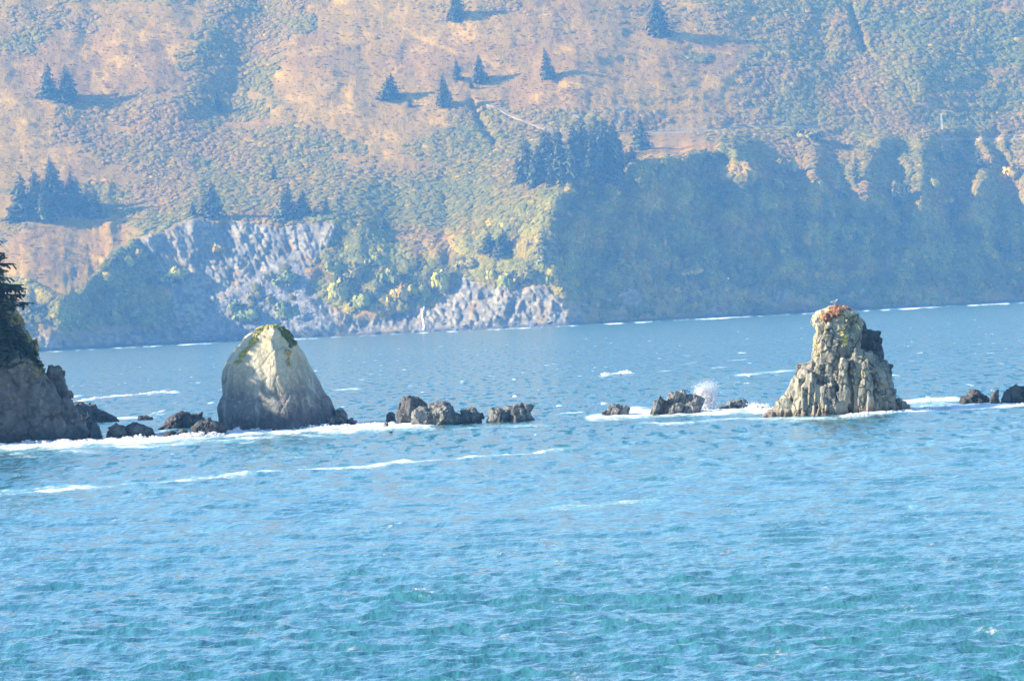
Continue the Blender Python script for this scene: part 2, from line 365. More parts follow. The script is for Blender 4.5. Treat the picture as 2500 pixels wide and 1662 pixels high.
def land(px, py):
    """nearest point of the hillside sheet to a photograph pixel (arrays allowed)"""
    px = np.atleast_1d(np.asarray(px, float)); py = np.atleast_1d(np.asarray(py, float))
    ci = np.clip(np.interp(px, XC, np.arange(len(XC))), 0, len(XC) - 1.001); c0 = ci.astype(int); fc = ci - c0
    out = 0
    for c, w in ((c0, 1 - fc), (c0 + 1, fc)):
        tt = ((YW[c] + 7) - py) / ((YW[c] + 7) - Y_END) * (NR - 1); tt = np.clip(tt, 0, NR - 1.001); r0 = tt.astype(int); fr = (tt - r0)[:, None]
        out = out + (TP[r0, c] * (1 - fr) + TP[r0 + 1, c] * fr) * w[:, None]
    return out
_gr, _gc = np.gradient(TP, axis=0), np.gradient(TP, axis=1); TN = np.cross(_gc, _gr); TN /= np.linalg.norm(TN, axis=2)[..., None] + 1e-9
for _ in range(3): TN[1:-1, 1:-1] = (TN[1:-1, 1:-1] + TN[:-2, 1:-1] + TN[2:, 1:-1] + TN[1:-1, :-2] + TN[1:-1, 2:]) / 5
def lean(px, py, k=.85):
    """rotation that lays a plant against the slope"""
    n = field(TN, px, py) * k + np.array((0, 0, 1 - k)); n /= np.linalg.norm(n, axis=1)[:, None]
    return np.stack([np.arcsin(np.clip(-n[:, 1], -1, 1)), np.arctan2(n[:, 0], n[:, 2]), np.zeros(len(n))], -1)
def field(F, px, py):
    ci = np.clip(np.round(np.interp(px, XC, np.arange(len(XC)))).astype(int), 0, len(XC) - 1)
    tt = np.clip(np.round(((YW[ci] + 7) - py) / ((YW[ci] + 7) - Y_END) * (NR - 1)).astype(int), 0, NR - 1)
    return F[tt, ci]
# ------------------------------------------------------------------ sea
def sea_rows():
    d, out = 118.0, []
    while d < 4700:
        out.append(d); d += min(max(.12, d * d * 9e-6), 70)
    return np.array([-60., -10., 20., 45., 60., 72., 82., 90., 97., 103., 108., 112., 115.] + out + [5000.])
SD = sea_rows()
fine = np.linspace(-1, 1, 570)
SA = np.concatenate([[-9, -5, -3, -2, -1.5, -1.2, -1.06], fine, [1.06, 1.2, 1.5, 2, 3, 5, 9]])
SX = SA[None, :] * (np.maximum(np.abs(SD), 100) * .106 + 7)[:, None]; SX = np.clip(SX, -1340 + SA * .1, 1340 + SA * .1)
SX[:, 0] = -1350; SX[:, -1] = 1350
SY = np.repeat(SD[:, None], len(SA), 1)
step_d = np.gradient(SD)[:, None]; step_x = np.gradient(SX, axis=1)
wr = np.random.default_rng(5)
H = np.zeros_like(SX); GX = np.zeros_like(SX); GY = np.zeros_like(SX)
main = math.radians(-118)                                 # travel of the chop: towards the camera and to the left
gust = 0.9 + 0.25 * fbm(SX / 34, SY / 60, seed=91, octv=3)
lam = np.concatenate([np.geomspace(.26, 3.6, 54), [6.5, 11, 16]])
PHN = [noise(SX / q, SY / q, seed=200 + int(q)) for q in (3., 5., 8., 12., 17., 26.)]
for i, L in enumerate(lam):
    th = main + wr.normal(0, .6 if L < 6 else .2); kx, ky = math.cos(th) * 2 * math.pi / L, math.sin(th) * 2 * math.pi / L
    k = 2 * math.pi / L; amp = (.0078 * L ** .92 if L < 6 else .042)
    amp *= 1.22 if .4 < L < 1.6 else 1.0
    w = sstep(2.6, 1.2, np.abs(ky) * step_d) * sstep(2.4, 1.2, np.abs(kx) * step_x)
    ph = kx * SX + ky * SY + wr.uniform(0, 6.28) + 1.3 * PHN[i % 6] 
    A = amp * w * gust
    H += A * np.sin(ph); GX += A * math.cos(th) * np.cos(ph); GY += A * math.sin(th) * np.cos(ph)
SXd, SYd = SX + .9 * GX, SY + .9 * GY
WPX, WPY = to_px(np.stack([SX, SY, np.zeros_like(SX)], -1).reshape(-1, 3)); WPX = WPX.reshape(SX.shape); WPY = WPY.reshape(SX.shape)
okv = (SY > 100); WPX = np.where(okv, WPX, -9e3); WPY = np.where(okv, WPY, -9e3)
# foam lying on the sea, laid out along the rocks and the drift lines
FOAM_LINES = [  # points, half width below / above (photo px), strength, streakiness
    ([(-200, 1103), (0, 1092), (120, 1084), (260, 1078), (420, 1068), (540, 1058), (640, 1050), (760, 1046), (880, 1043), (1000, 1037), (1060, 1035)], 12, 8, 1.3, .3),
    ([(-100, 1112), (150, 1098), (350, 1086), (520, 1074), (700, 1062), (860, 1052)], 17, 12, .42, .7),
    ([(-100, 1212), (0, 1206), (120, 1198), (300, 1184), (430, 1174), (540, 1163), (640, 1152), (760, 1147), (880, 1139), (1000, 1128), (1150, 1117), (1290, 1106), (1400, 1094)], 3.2, 2.8, .78, .8),
    ([(0, 1200), (200, 1185), (330, 1178), (520, 1162)], 3.5, 3, .5, .8),
    ([(400, 1300), (620, 1280), (860, 1272), (1040, 1262), (1250, 1248), (1420, 1234), (1600, 1222)], 6, 5, .38, 1.0),
    ([(1100, 1048), (1200, 1040), (1300, 1038), (1350, 1036)], 3, 3, .55, .7),
    ([(1440, 1020), (1530, 1014), (1620, 1010), (1720, 1006), (1800, 1003), (1890, 1002)], 8, 8, 1.3, .3),
    ([(1540, 1000), (1580, 1003), (1620, 1008)], 8, 10, 1.0, .4),
    ([(1560, 1032), (1660, 1034), (1780, 1022), (1850, 1020), (1950, 1028)], 4, 3, .6, .7),
    ([(1880, 1018), (1960, 1022), (2040, 1021), (2120, 1014)], 6, 5, .7, .5),
    ([(2060, 1016), (2150, 1008), (2230, 1002), (2330, 995), (2400, 992), (2520, 988)], 4, 4, 1.15, .2),
    ([(2190, 985), (2250, 979), (2340, 976)], 6, 7, 1.2, .15),
    ([(2200, 995), (2340, 985), (2520, 982)], 11, 8, .5, .5),
    ([(200, 1024), (270, 1022), (330, 1019), (375, 1018)], 4, 3, .85, .5),
    ([(380, 1055), (430, 1045), (480, 1036)], 4, 3, .7, .6),
    ([(165, 969), (195, 965)], 2.5, 2.5, .9, .3),
    ([(185, 980), (240, 973), (300, 968), (370, 962), (428, 957)], 4, 3, 1.15, .25),
    ([(1800, 915), (1860, 910), (1950, 903)], 3, 3, .75, .5),
    ([(1610, 906), (1640, 904)], 2, 2, .55, .5), ([(1660, 890), (1700, 885)], 3, 3, .4, .6), ([(1740, 898), (1770, 896)], 2, 2, .45, .5), ([(1790, 879), (1820, 877)], 2, 2, .5, .5),
    ([(1472, 919), (1500, 915), (1540, 913)], 2.5, 3, 1.1, .2), ([(820, 952), (880, 948)], 2.5, 2, .8, .4),
    ([(1360, 1012), (1420, 1006)], 3, 3, .7, .7), ([(2110, 928), (2160, 922)], 2, 2, .4, .6),
    ([(2215, 1240), (2260, 1237), (2300, 1232)], 3, 2, .55, .8)]
foam = np.zeros_like(SX)
sf = fbm(SX / 3.2 + SY / 14, SY / 34 - SX / 90, seed=95, octv=4)
for pts, wb, wa, st, sk in FOAM_LINES:
    p = np.array(pts); box = (WPX > p[:, 0].min() - 60) & (WPX < p[:, 0].max() + 60) & (WPY > p[:, 1].min() - 60) & (WPY < p[:, 1].max() + 60)
    if not box.any(): continue
    xx, yy = WPX[box], WPY[box]
    dd = yy - np.interp(xx, p[:, 0], p[:, 1]); w = np.where(dd > 0, wb, wa)
    end = sstep(-25, 12, xx - p[0, 0]) * sstep(-25, 12, p[-1, 0] - xx)
    v = st * np.exp(-(dd / w) ** 2) * end + sk * .5 * (sf[box]) * np.exp(-(dd / (w * 1.3)) ** 2)
    foam[box] = np.maximum(foam[box], v)
foam *= .85 + .45 * fbm(SX / 2.0 + SY / 30, SY / 13, seed=94, octv=3)
# surf along the far shore
shore = sstep(4.2, .8, np.abs(WPY - np.interp(WPX, XC, YW) - .5 - 1.5 * noise(WPX / 23, WPX * 0, seed=96)))
surfx = np.clip(.30 + .9 * fbm(WPX / 24, WPX * 0, seed=97, octv=4) + .30 * ((WPX > 130) & (WPX < 480)) + .3 * (WPX > 1600), 0, 1.3)
foam = np.maximum(foam, shore * surfx * (SY > 3500))
# whitecaps on the steepest crests
cap = sstep(.22, .34, H) * sstep(.25, .55, fbm(SX / 6, SY / 9, seed=98, octv=2)) * (SY < 900)
foam = np.maximum(foam, cap * .8)
capf = sstep(.74, .80, fbm(SX / 1.6, SY / 26, seed=99, octv=2)) * (SY > 420) * (SY < 1900); foam = np.maximum(foam, capf * .75)
Hf = H + np.clip(foam - .45, 0, .6) * .35 * (SY < 700) * (0.7 + 0.6 * fbm(SX / .9, SY / 1.5, seed=101, octv=2))
def swell(p0, p1, h, wid):
    """a raised green wave between two sea points given in photo px"""
    global Hf
    a, b = on_water(*p0)[:2], on_water(*p1)[:2]; dv = b - a; L2 = dv @ dv
    t_ = ((SX - a[0]) * dv[0] + (SY - a[1]) * dv[1]) / L2; dx, dy = SX - a[0] - t_ * dv[0], SY - a[1] - t_ * dv[1]
    dist = np.hypot(dx, dy); m = (np.abs(t_ - .5) < 1) & (dist < 4 * wid)
    Hf = Hf + np.where(m, h * np.exp(-(dist / wid) ** 2) * np.exp(-((t_ - .5) / .42) ** 4), 0)
for s_ in [((190, 984), (430, 960), .4, 2.6), ((1440, 922), (1570, 914), .35, 3.0), ((820, 951), (910, 947), .3, 2.5), ((1000, 940), (1200, 932), .3, 3.0), ((1295, 1563), (1405, 1555), .12, .6), ((905, 1557), (980, 1548), .08, .5)]: swell(*s_)
t = NT('sea_water')
pos = t.pos()
f_a = t.attr('foam', out='Fac')
fn = t.math('ADD', t.noise(1.6, 6, .75), t.math('MULTIPLY', t.noise(.35, 4, .6, stretch=(1.0, .28, 1)), .8))
fm = t.ramp(t.math('ADD', f_a, t.math('MULTIPLY', t.math('SUBTRACT', fn, .9), 2.2)), .25, .95)
patch = t.ramp(t.noise(.012, 3, .5, stretch=(1.0, .35, 1)), .35, .7)
body = t.mix(patch, (0.03, 0.138, 0.165), (0.038, 0.155, 0.155))
body = t.mix(t.ramp(f_a, .05, .55), body, (0.12, 0.34, 0.34))
colr = t.mix(fm, body, (0.86, 0.86, 0.84))
nb = t.bump(t.noise(3.2, 3, .55, stretch=(1, .75, 1)), .03, 1.0)
nb = t.bump(t.noise(.42, 5, .62, stretch=(1.0, .6, 1)), .42, .8, nb)
nb = t.bump(t.noise(.6, 4, .6, stretch=(1.0, .07, 1)), .3, .8, nb)
nb = t.bump(fm, .12, .6, nb)
tn = t.noise(.75, 4, .62, stretch=(1.0, .11, 1)); tv = t.n('CombineXYZ'); t.l(t.math('MULTIPLY', t.math('MINIMUM', t.math('MULTIPLY', t.math('SUBTRACT', .49, tn), 2.2), .01), t.attr('coarse', out='Fac')), tv.inputs['Y'])
va = t.n('VectorMath', operation='ADD'); t.l(nb, va.inputs[0]); t.l(tv.outputs[0], va.inputs[1]); vn = t.n('VectorMath', operation='NORMALIZE'); t.l(va.outputs[0], vn.inputs[0]); nb = vn.outputs[0]
t.done(colr, .07, nb)
t.l(t.ramp(fm, 0, 1, .10, .9), t.p.inputs['Roughness']); t.p.inputs['IOR'].default_value = 1.333
M_SEA = t.m
sea = link('sea', new_mesh('sea', np.stack([SXd, SYd, Hf], -1).reshape(-1, 3), grid_faces(len(SD), len(SA)), True, attrs={'foam': foam, 'coarse': sstep(210, 480, SYd)}), M_SEA, kind='structure', label='blue green sea with wind chop and drifting foam')
# ------------------------------------------------------------------ near rocks
def rock_material(name, dark, mid, pale, wet_z, scale=1.0, lichen=None, lichen_z=(4, 9), pale_z=None, band=None, moss=None, streak=0., band_z=(.75, .35), joint=.72):
    """grey rock: colours follow bedding noise, height above the sea (wet, weed and barnacle zones) and upward faces"""
    t = NT(name); p = t.pos(); geo = t.n('NewGeometry'); sp = t.n('SeparateXYZ'); t.l(p, sp.inputs[0]); z = sp.outputs['Z']
    nz = t.n('SeparateXYZ'); t.l(geo.outputs['Normal'], nz.inputs[0]); up = nz.outputs['Z']
    n1 = t.noise(.7 * scale, 6, .62, stretch=(1, 1, .55)); n2 = t.noise(3.2 * scale, 5, .6); n3 = t.noise(.28 * scale, 4, .55)
    c = t.mix(t.ramp(n1, .32, .62), dark, mid)
    c = t.mix(t.math('MULTIPLY', t.ramp(n2, .5, .72), .55), c, pale)
    zz = t.math('ADD', z, t.math('MULTIPLY', t.math('SUBTRACT', n3, .5), 6.0))
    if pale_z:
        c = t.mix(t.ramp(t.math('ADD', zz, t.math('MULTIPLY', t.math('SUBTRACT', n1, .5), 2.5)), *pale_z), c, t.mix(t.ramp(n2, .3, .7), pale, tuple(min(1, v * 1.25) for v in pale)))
    if streak:
        s = t.ramp(t.noise(1.1, 4, .6, stretch=(1, 1, .07)), .52, .68)
        c = t.mix(t.math('MULTIPLY', s, streak), c, (.56, .53, .44))
    if lichen:
        f = t.math('MULTIPLY', t.ramp(t.noise(1.5, 5, .65), .55, .64), t.ramp(zz, *lichen_z)); c = t.mix(f, c, lichen)
        f = t.math('MULTIPLY', t.ramp(t.noise(2.6, 4, .6), .65, .70), t.ramp(zz, *lichen_z)); c = t.mix(f, c, (.42, .20, .07))
    if moss:
        f = t.math('MULTIPLY', t.ramp(t.math('ADD', up, t.math('MULTIPLY', n1, .5)), .85, 1.1), t.ramp(z, *moss[1])); c = t.mix(f, c, moss[0])
    if band:
        f = t.math('MULTIPLY', t.ramp(t.math('ADD', z, t.math('MULTIPLY', n1, .8)), band_z[0], band_z[1]), .6); c = t.mix(f, c, band)
    c = t.mix(t.ramp(t.math('ADD', z, t.math('MULTIPLY', t.math('SUBTRACT', n1, .5), 2.0)), wet_z, wet_z * .35), c, t.mix(.55, c, (.03, .032, .035)))
    cr = t.n('TexVoronoi', feature='DISTANCE_TO_EDGE'); cr.inputs['Scale'].default_value = .8 * scale
    mp = t.n('Mapping'); mp.inputs['Scale'].default_value = (1, 1, .5); wv = t.n('VectorMath', operation='ADD'); nc = t.n('TexNoise'); nc.inputs['Scale'].default_value = 1.2
    t.l(p, nc.inputs['Vector']); t.l(p, wv.inputs[0]); t.l(nc.outputs['Color'], wv.inputs[1]); t.l(wv.outputs[0], mp.inputs['Vector']); t.l(mp.outputs[0], cr.inputs['Vector'])
    crack = t.ramp(cr.outputs['Distance'], .0, .05)
    c = t.mix(crack, t.mix(joint, c, (.03, .03, .03)), c)
    nb = t.bump(n2, .12, .8); nb = t.bump(crack, .18 * joint, .8, nb); nb = t.bump(n1, .35, .6, nb)
    return t.done(c, .82, nb, .3)
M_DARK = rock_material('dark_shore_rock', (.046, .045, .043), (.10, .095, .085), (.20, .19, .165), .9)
M_GREY = rock_material('grey_shore_rock', (.092, .089, .08), (.205, .193, .165), (.42, .40, .34), .5, band=(.20, .13, .07))
M_ISLAND = rock_material('island_rock', (.072, .066, .058), (.16, .142, .118), (.28, .25, .19), 1.6, scale=.7, lichen=(.26, .17, .06), lichen_z=(4, 8), moss=((.15, .12, .04), (4, 8)), joint=.28)
M_EGG = rock_material('egg_stack_rock', (.075, .078, .083), (.15, .148, .14), (.46, .395, .25), 2.6, scale=.8, pale_z=(2.0, 9.5), lichen=(.50, .34, .10), lichen_z=(6.5, 9.5), streak=.4, joint=.18)  # dark bluish foot: wet rock, plus shade put into the colour
M_STACK = rock_material('column_stack_rock', (.12, .115, .095), (.30, .272, .20), (.52, .45, .29), .5, scale=1.1, lichen=(.60, .42, .10), lichen_z=(4.0, 8.0), pale_z=(6.0, 11.0), band=(.24, .165, .11), band_z=(1.25, .8))
M_BLACK = rock_material('black_lichen_shade_rock', (.035, .037, .036), (.075, .077, .07), (.15, .145, .11), .5, scale=1.1, lichen=(.20, .17, .05), lichen_z=(3, 9))  # black lichen, with the shade of the right-hand blocks in the colour
M_MOSS = lump_of('yellow_green_moss', 3, (.24, .22, .06), (.44, .37, .13), .95, .1)
M_REDMOSS = lump_of('rust_red_moss', 5, (.19, .08, .045), (.34, .17, .09), .95, .05)
M_YLICHEN = lump_of('bright_yellow_lichen', 6, (.62, .46, .06), (.70, .55, .18), .95, .03)

def vnormals(me):
    n = np.empty(len(me.vertices) * 3, np.float32); me.vertices.foreach_get('normal', n); return n.reshape(-1, 3)
def vcoords(me):
    n = np.empty(len(me.vertices) * 3, np.float32); me.vertices.foreach_get('co', n); return n.reshape(-1, 3).astype(float)
def remesh(me, voxel):
    o = bpy.data.objects.new('work', me); COL.objects.link(o)
    m = o.modifiers.new('r', 'REMESH'); m.mode = 'VOXEL'; m.voxel_size = voxel; m.use_smooth_shade = True
    dg = bpy.context.evaluated_depsgraph_get(); out = bpy.data.meshes.new_from_object(o.evaluated_get(dg))
    bpy.data.objects.remove(o); return out
def weather(me, facet=.0, fsize=(1., 1., 1.), rough=.0, rsize=1., seed=0, tilt=0., fine=.0):
    """break the surface into planes and roughen it"""
    P = vcoords(me); N = vnormals(me)
    if rough:
        P = P + N * (rough * fbm(P[:, 0] / rsize, P[:, 1] / rsize, P[:, 2] / rsize, octv=3, seed=seed + 5))[:, None]
    if facet:
        Q = P + .22 * np.stack([fbm(P[:, 0] / 1.3, P[:, 1] / 1.3, P[:, 2] / 1.3, octv=2, seed=seed + s) for s in (7, 8, 9)], -1)
        a = tilt; qx, qz = Q[:, 0] * math.cos(a) - Q[:, 2] * math.sin(a), Q[:, 0] * math.sin(a) + Q[:, 2] * math.cos(a)
        f1, f2, rv, off = cells(qx / fsize[0], Q[:, 1] / fsize[1], qz / fsize[2], seed=seed)
        g = np.stack([np.sin(rv * 37.), np.sin(rv * 91.), np.sin(rv * 53.)], -1)
        P = P + N * (facet * ((rv - .5) * 1.3 + 2.4 * (off * g).sum(1)) - facet * 1.3 * sstep(.13, .0, f2 - f1))[:, None]
        f1, f2, rv, off = cells(qx / fsize[0] / .42, Q[:, 1] / fsize[1] / .42, qz / fsize[2] / .42, seed=seed + 40)
        g = np.stack([np.sin(rv * 47.), np.sin(rv * 81.), np.sin(rv * 33.)], -1)
        P = P + N * (.28 * facet * ((rv - .5) * 1.2 + 2.2 * (off * g).sum(1)))[:, None]
    if fine:
        P = P + N * (fine * ridged(P[:, 0] / .45, P[:, 1] / .45, P[:, 2] / .8, octv=2, seed=seed + 3))[:, None]
    me.vertices.foreach_set('co', P.astype(np.float32).ravel()); me.update(); return me
rk_r = random.Random(3)
def hull_into(V, F, poly, D, yoff, thick, shrink=.6, shift=(0, 0), sink=True):
    """a faceted block: photo outline at depth D + yoff, narrowing to the front and back"""
    pl = np.array(poly, float); cx, cyy = pl[:, 0].mean(), pl[:, 1].mean(); rings = []
    for dz, sc, sf in ((-thick, shrink, 1.), (-thick * .7, min(.98, .55 + .5 * shrink), .55), (0, 1, 0), (thick * .7, .95, 0), (thick, shrink, 0)):
        q = pl.copy(); j = np.array([[rk_r.uniform(-1, 1), rk_r.uniform(-1, 1)] for _ in pl]) * (0.06 * np.ptp(pl[:, 0])) * (dz != 0)
        q[:, 0] = cx + (pl[:, 0] - cx) * sc + shift[0] * sf + j[:, 0]; q[:, 1] = cyy + (pl[:, 1] - cyy) * sc + shift[1] * sf + j[:, 1] * .6
        if sink: q[:, 1] = np.where(pl[:, 1] > cyy + .2 * np.ptp(pl[:, 1]), np.maximum(q[:, 1], pl[:, 1]), q[:, 1])
        rings.append(at(q[:, 0], q[:, 1], np.full(len(q), D + yoff + dz)))
    pts = np.concatenate(rings)
    bm = bmesh.new()
    for p in pts: bm.verts.new(p)
    bmesh.ops.convex_hull(bm, input=bm.verts[:])
    for v in [v for v in bm.verts if not v.link_faces]: bm.verts.remove(v)
    b = len(V); bm.verts.index_update(); V += [v.co[:] for v in bm.verts]; F += [[b + v.index for v in f.verts] for f in bm.faces]; bm.free()
def fracture(V, F, n, size, tilt, seed, out=.25):
    """stud the outside of a rock with sharp-edged joint blocks"""
    r = np.random.default_rng(seed); A = np.array(V, float); T = [(f[0], f[i], f[i + 1]) for f in F for i in range(1, len(f) - 1)]; T = np.array(T)
    a, b, c = A[T[:, 0]], A[T[:, 1]], A[T[:, 2]]; nr = np.cross(b - a, c - a); ar = np.linalg.norm(nr, axis=1); nr /= ar[:, None] + 1e-9
    w = ar * (nr[:, 1] < -.25) * np.clip(1.25 - np.abs(nr[:, 0]), .1, 1) * ((a + b + c)[:, 2] / 3 > -.6); k = r.choice(len(T), n, p=w / w.sum()); u, v = r.random(n), r.random(n); fl = u + v > 1; u[fl], v[fl] = 1 - u[fl], 1 - v[fl]
    P = a[k] + (b - a)[k] * u[:, None] + (c - a)[k] * v[:, None]; N = nr[k]
    for p, nn in zip(P, N):
        if p[2] < -.8: continue
        s = np.array(size) * r.uniform(.55, 1.5, 3) * .5 * r.uniform(.7, 1.3); q = np.array([(x, y, z) for x in (-1, 1) for y in (-1, 1) for z in (-1, 1)], float); q += r.uniform(-.26, .26, q.shape); q *= s
        th, tt = r.normal(.2, .35), tilt + r.normal(0, .14); cz, sz_, ct, st_ = math.cos(th), math.sin(th), math.cos(tt), math.sin(tt)
        q = q @ np.array(((ct, 0, st_), (0, 1, 0), (-st_, 0, ct))).T @ np.array(((cz, -sz_, 0), (sz_, cz, 0), (0, 0, 1))).T
        q += p + nn * (s[:2].mean() * (r.uniform(-1, 1) * out * 1.3 - .72))
        bm = bmesh.new()
        for x in q: bm.verts.new(x)
        bmesh.ops.convex_hull(bm, input=bm.verts[:]); bm.verts.index_update(); o = len(V); V += [x.co[:] for x in bm.verts]; F += [[o + x.index for x in f.verts] for f in bm.faces]; bm.free()
def block_rock(blocks, D, voxel, frac=None, **kw):
    V, F = [], []
    for b in blocks: hull_into(V, F, b[0], D, *b[1:])
    if frac: fracture(V, F, *frac, kw.get('seed', 0) + 900)
    return weather(remesh(new_mesh('rock', V, F), voxel), **kw)
def depth_of(px, py): return float(on_water(np.array([px]), np.array([py]))[0][1])
def rock_thing(name, blocks, base, mat, label, voxel=.09, group=None, **kw):
    D = depth_of(*base); me = block_rock(blocks, D, voxel, **kw)
    return link(name, me, mat, label=label, cat='rock', group=group)
def dn(poly, y=22):
    """carry the lower edge of an outline below the sea"""
    ym = max(p[1] for p in poly); return [(x, yy + (y if yy > ym - 9 else 0)) for x, yy in poly]

FA = dict(facet=.05, fsize=(.85, .85, .95), rough=.0, fine=.02, frac=(44, (.6, .65, .6), -.35))
G1 = 'low dark rocks between the wooded island and the egg-shaped stack'
rock_thing('shore_rock', [(dn([(160, 985), (178, 983), (199, 980), (213, 990), (228, 1000), (220, 1035), (150, 1040)]), 0, 3.0), (dn([(210, 990), (233, 999), (248, 1002), (262, 1008), (266, 1014), (290, 1024), (284, 1032), (200, 1034)]), .5, 2.2)], (240, 1031), M_DARK, 'jagged dark rock ridge running right from behind the wooded island', seed=1, **FA)
rock_thing('shore_rock', [(dn([(335, 1022), (338, 1015), (352, 1014), (373, 1018), (370, 1022), (345, 1027)], 8), 0, 1.2)], (352, 1024), M_DARK, 'smallest flat dark rock awash behind the rocks left of the egg-shaped stack', seed=2, voxel=.06, facet=.05, fsize=(.5, .5, .5), rough=.05, rsize=.6)
rock_thing('shore_rock', [(dn([(398, 1038), (403, 1022), (430, 1010), (450, 1007), (475, 1012), (498, 1022), (495, 1035), (470, 1042), (405, 1045)]), 0, 2.2, .5, (-8, -2))], (450, 1044), M_DARK, 'broad slanting dark slab rock behind the others, left of the egg-shaped stack', seed=3, voxel=.07, facet=.04, fsize=(1.4, 1.4, .8), fine=.02, frac=(36, (1.8, 1.0, .5), -.45))
rock_thing('shore_rock', [(dn([(465, 1060), (468, 1040), (490, 1027), (505, 1023), (530, 1030), (552, 1045), (555, 1060), (520, 1068)]), 0, 1.8)], (510, 1064), M_DARK, 'rounded dark rock touching the left foot of the egg-shaped stack', seed=4, **FA)
rock_thing('shore_rock', [(dn([(213, 1070), (215, 1035), (225, 1031), (234, 1033), (243, 1050), (256, 1068)]), 0, 1.2)], (232, 1073), M_DARK, 'wedge-shaped dark rock at the right foot of the wooded island', seed=5, **FA)
rock_thing('shore_rock', [(dn([(255, 1070), (262, 1055), (275, 1040), (302, 1040), (318, 1052), (322, 1072)]), 0, 1.4)], (288, 1074), M_DARK, 'squat dark rock second from the wooded island in the surf line', seed=6, **FA)
rock_thing('shore_rock', [(dn([(305, 1066), (306, 1045), (318, 1034), (330, 1031), (345, 1039), (370, 1048), (390, 1060), (392, 1067)]), 0, 1.5), ([(326, 1040), (328, 1033), (332, 1030), (336, 1034), (336, 1044)], 0, .5)], (345, 1071), M_DARK, 'long knobbly dark rock tapering right in the surf line', seed=7, **FA)
rock_thing('shore_rock', [(dn([(398, 1065), (410, 1055), (428, 1056), (440, 1064)]), 0, .9), (dn([(432, 1064), (440, 1054), (450, 1050), (458, 1058), (466, 1066)]), 0, .8)], (430, 1068), M_DARK, 'low dark double-humped rock just left of the rounded rock in the surf', seed=8, voxel=.07, **FA)

# egg-shaped stack: horizontal sections follow its outline
def loft_rock(rows, section, D, depth_r, nt=150, nh=120, yshift=None):
    R = np.array(rows, float); order = np.argsort(-R[:, 0]); R = R[order]
    yy = np.linspace(R[0, 0], R[-1, 0], nh); xl = np.interp(-yy, -R[:, 0], R[:, 1]); xr = np.interp(-yy, -R[:, 0], R[:, 2])
    sec = np.array(section, float); sec = np.vstack([sec, sec[:1]]); seg = np.hypot(*np.diff(sec, axis=0).T); s = np.concatenate([[0], np.cumsum(seg)]); s /= s[-1]
    u = np.linspace(0, 1, nt, endpoint=False); sx = np.interp(u, s, sec[:, 0]); sy = np.interp(u, s, sec[:, 1])
    for _ in range(3): sx = (np.roll(sx, 1) + 2 * sx + np.roll(sx, -1)) / 4; sy = (np.roll(sy, 1) + 2 * sy + np.roll(sy, -1)) / 4
    sx = 2 * (sx - sx.min()) / np.ptp(sx) - 1
    px = (xl + xr)[:, None] / 2 + (xr - xl)[:, None] / 2 * sx[None]; py = np.repeat(yy[:, None], nt, 1)
    wid = (xr - xl) * K * D / 2
    dd = D + sy[None] * np.minimum(wid[:, None] * depth_r, depth_r * wid.max()) + (0 if yshift is None else yshift)
    P = at(px, py, dd); V = P.reshape(-1, 3); i = np.arange(nh * nt).reshape(nh, nt); j = np.roll(i, -1, 1)
    F = np.stack([i[:-1], j[:-1], j[1:], i[1:]], -1).reshape(-1, 4).tolist()
    F.append(i[0][::-1].tolist()); F.append(i[-1].tolist())
    return V, F
EGG = [(1090, 538, 850), (1056, 545, 838), (1040, 536, 832), (1012, 533, 822), (994, 533, 815), (979, 538, 810), (965, 544, 801), (950, 541, 788), (930, 541, 779), (912, 542, 770), (895, 548, 761), (880, 556, 752), (857, 570, 740), (836, 586, 723), (822, 595, 713), (810, 612, 705), (800, 627, 694), (795, 639, 686), (791, 652, 675)]
D_EGG = depth_of(660, 1052) + 4
V, F = loft_rock(EGG, [(-1, .1), (-.78, -.5), (-.3, -.85), (.18, -1), (.27, -.95), (.82, .0), (1, .4), (.6, .9), (-.4, 1), (-.85, .6)], D_EGG, .85)
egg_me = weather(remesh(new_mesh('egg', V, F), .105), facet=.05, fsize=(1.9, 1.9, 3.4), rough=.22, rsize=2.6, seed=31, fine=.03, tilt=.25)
egg = link('sea_stack', None, label='tall egg-shaped pale-topped sea stack with mossy crown standing in white surf', cat='sea stack')
egg.location = on_water(np.array([660.]), np.array([1052.]))[0]
def kid(name, me, mat, parent, label=None):
    """a part whose mesh is already in scene coordinates"""
    o = link(name, me, mat, label=label); o.parent = parent; o.matrix_parent_inverse = Matrix.Translation(-Vector(parent.location)); return o
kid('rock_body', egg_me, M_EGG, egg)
def surf_pts(me, sel, n, rng):
    P, N = vcoords(me), vnormals(me); ppx, ppy = to_px(P); idx = np.nonzero(sel(ppx, ppy, N, P))[0]
    return (P[idx], N[idx]) if len(idx) == 0 else (lambda i: (P[i], N[i]))(rng.choice(idx, n))
_bm = bmesh.new(); bmesh.ops.create_icosphere(_bm, subdivisions=1, radius=1.0); CUSH_V = np.array([v.co[:] for v in _bm.verts]); CUSH_F = np.array([[v.index for v in f.verts] for f in _bm.faces]); _bm.free()
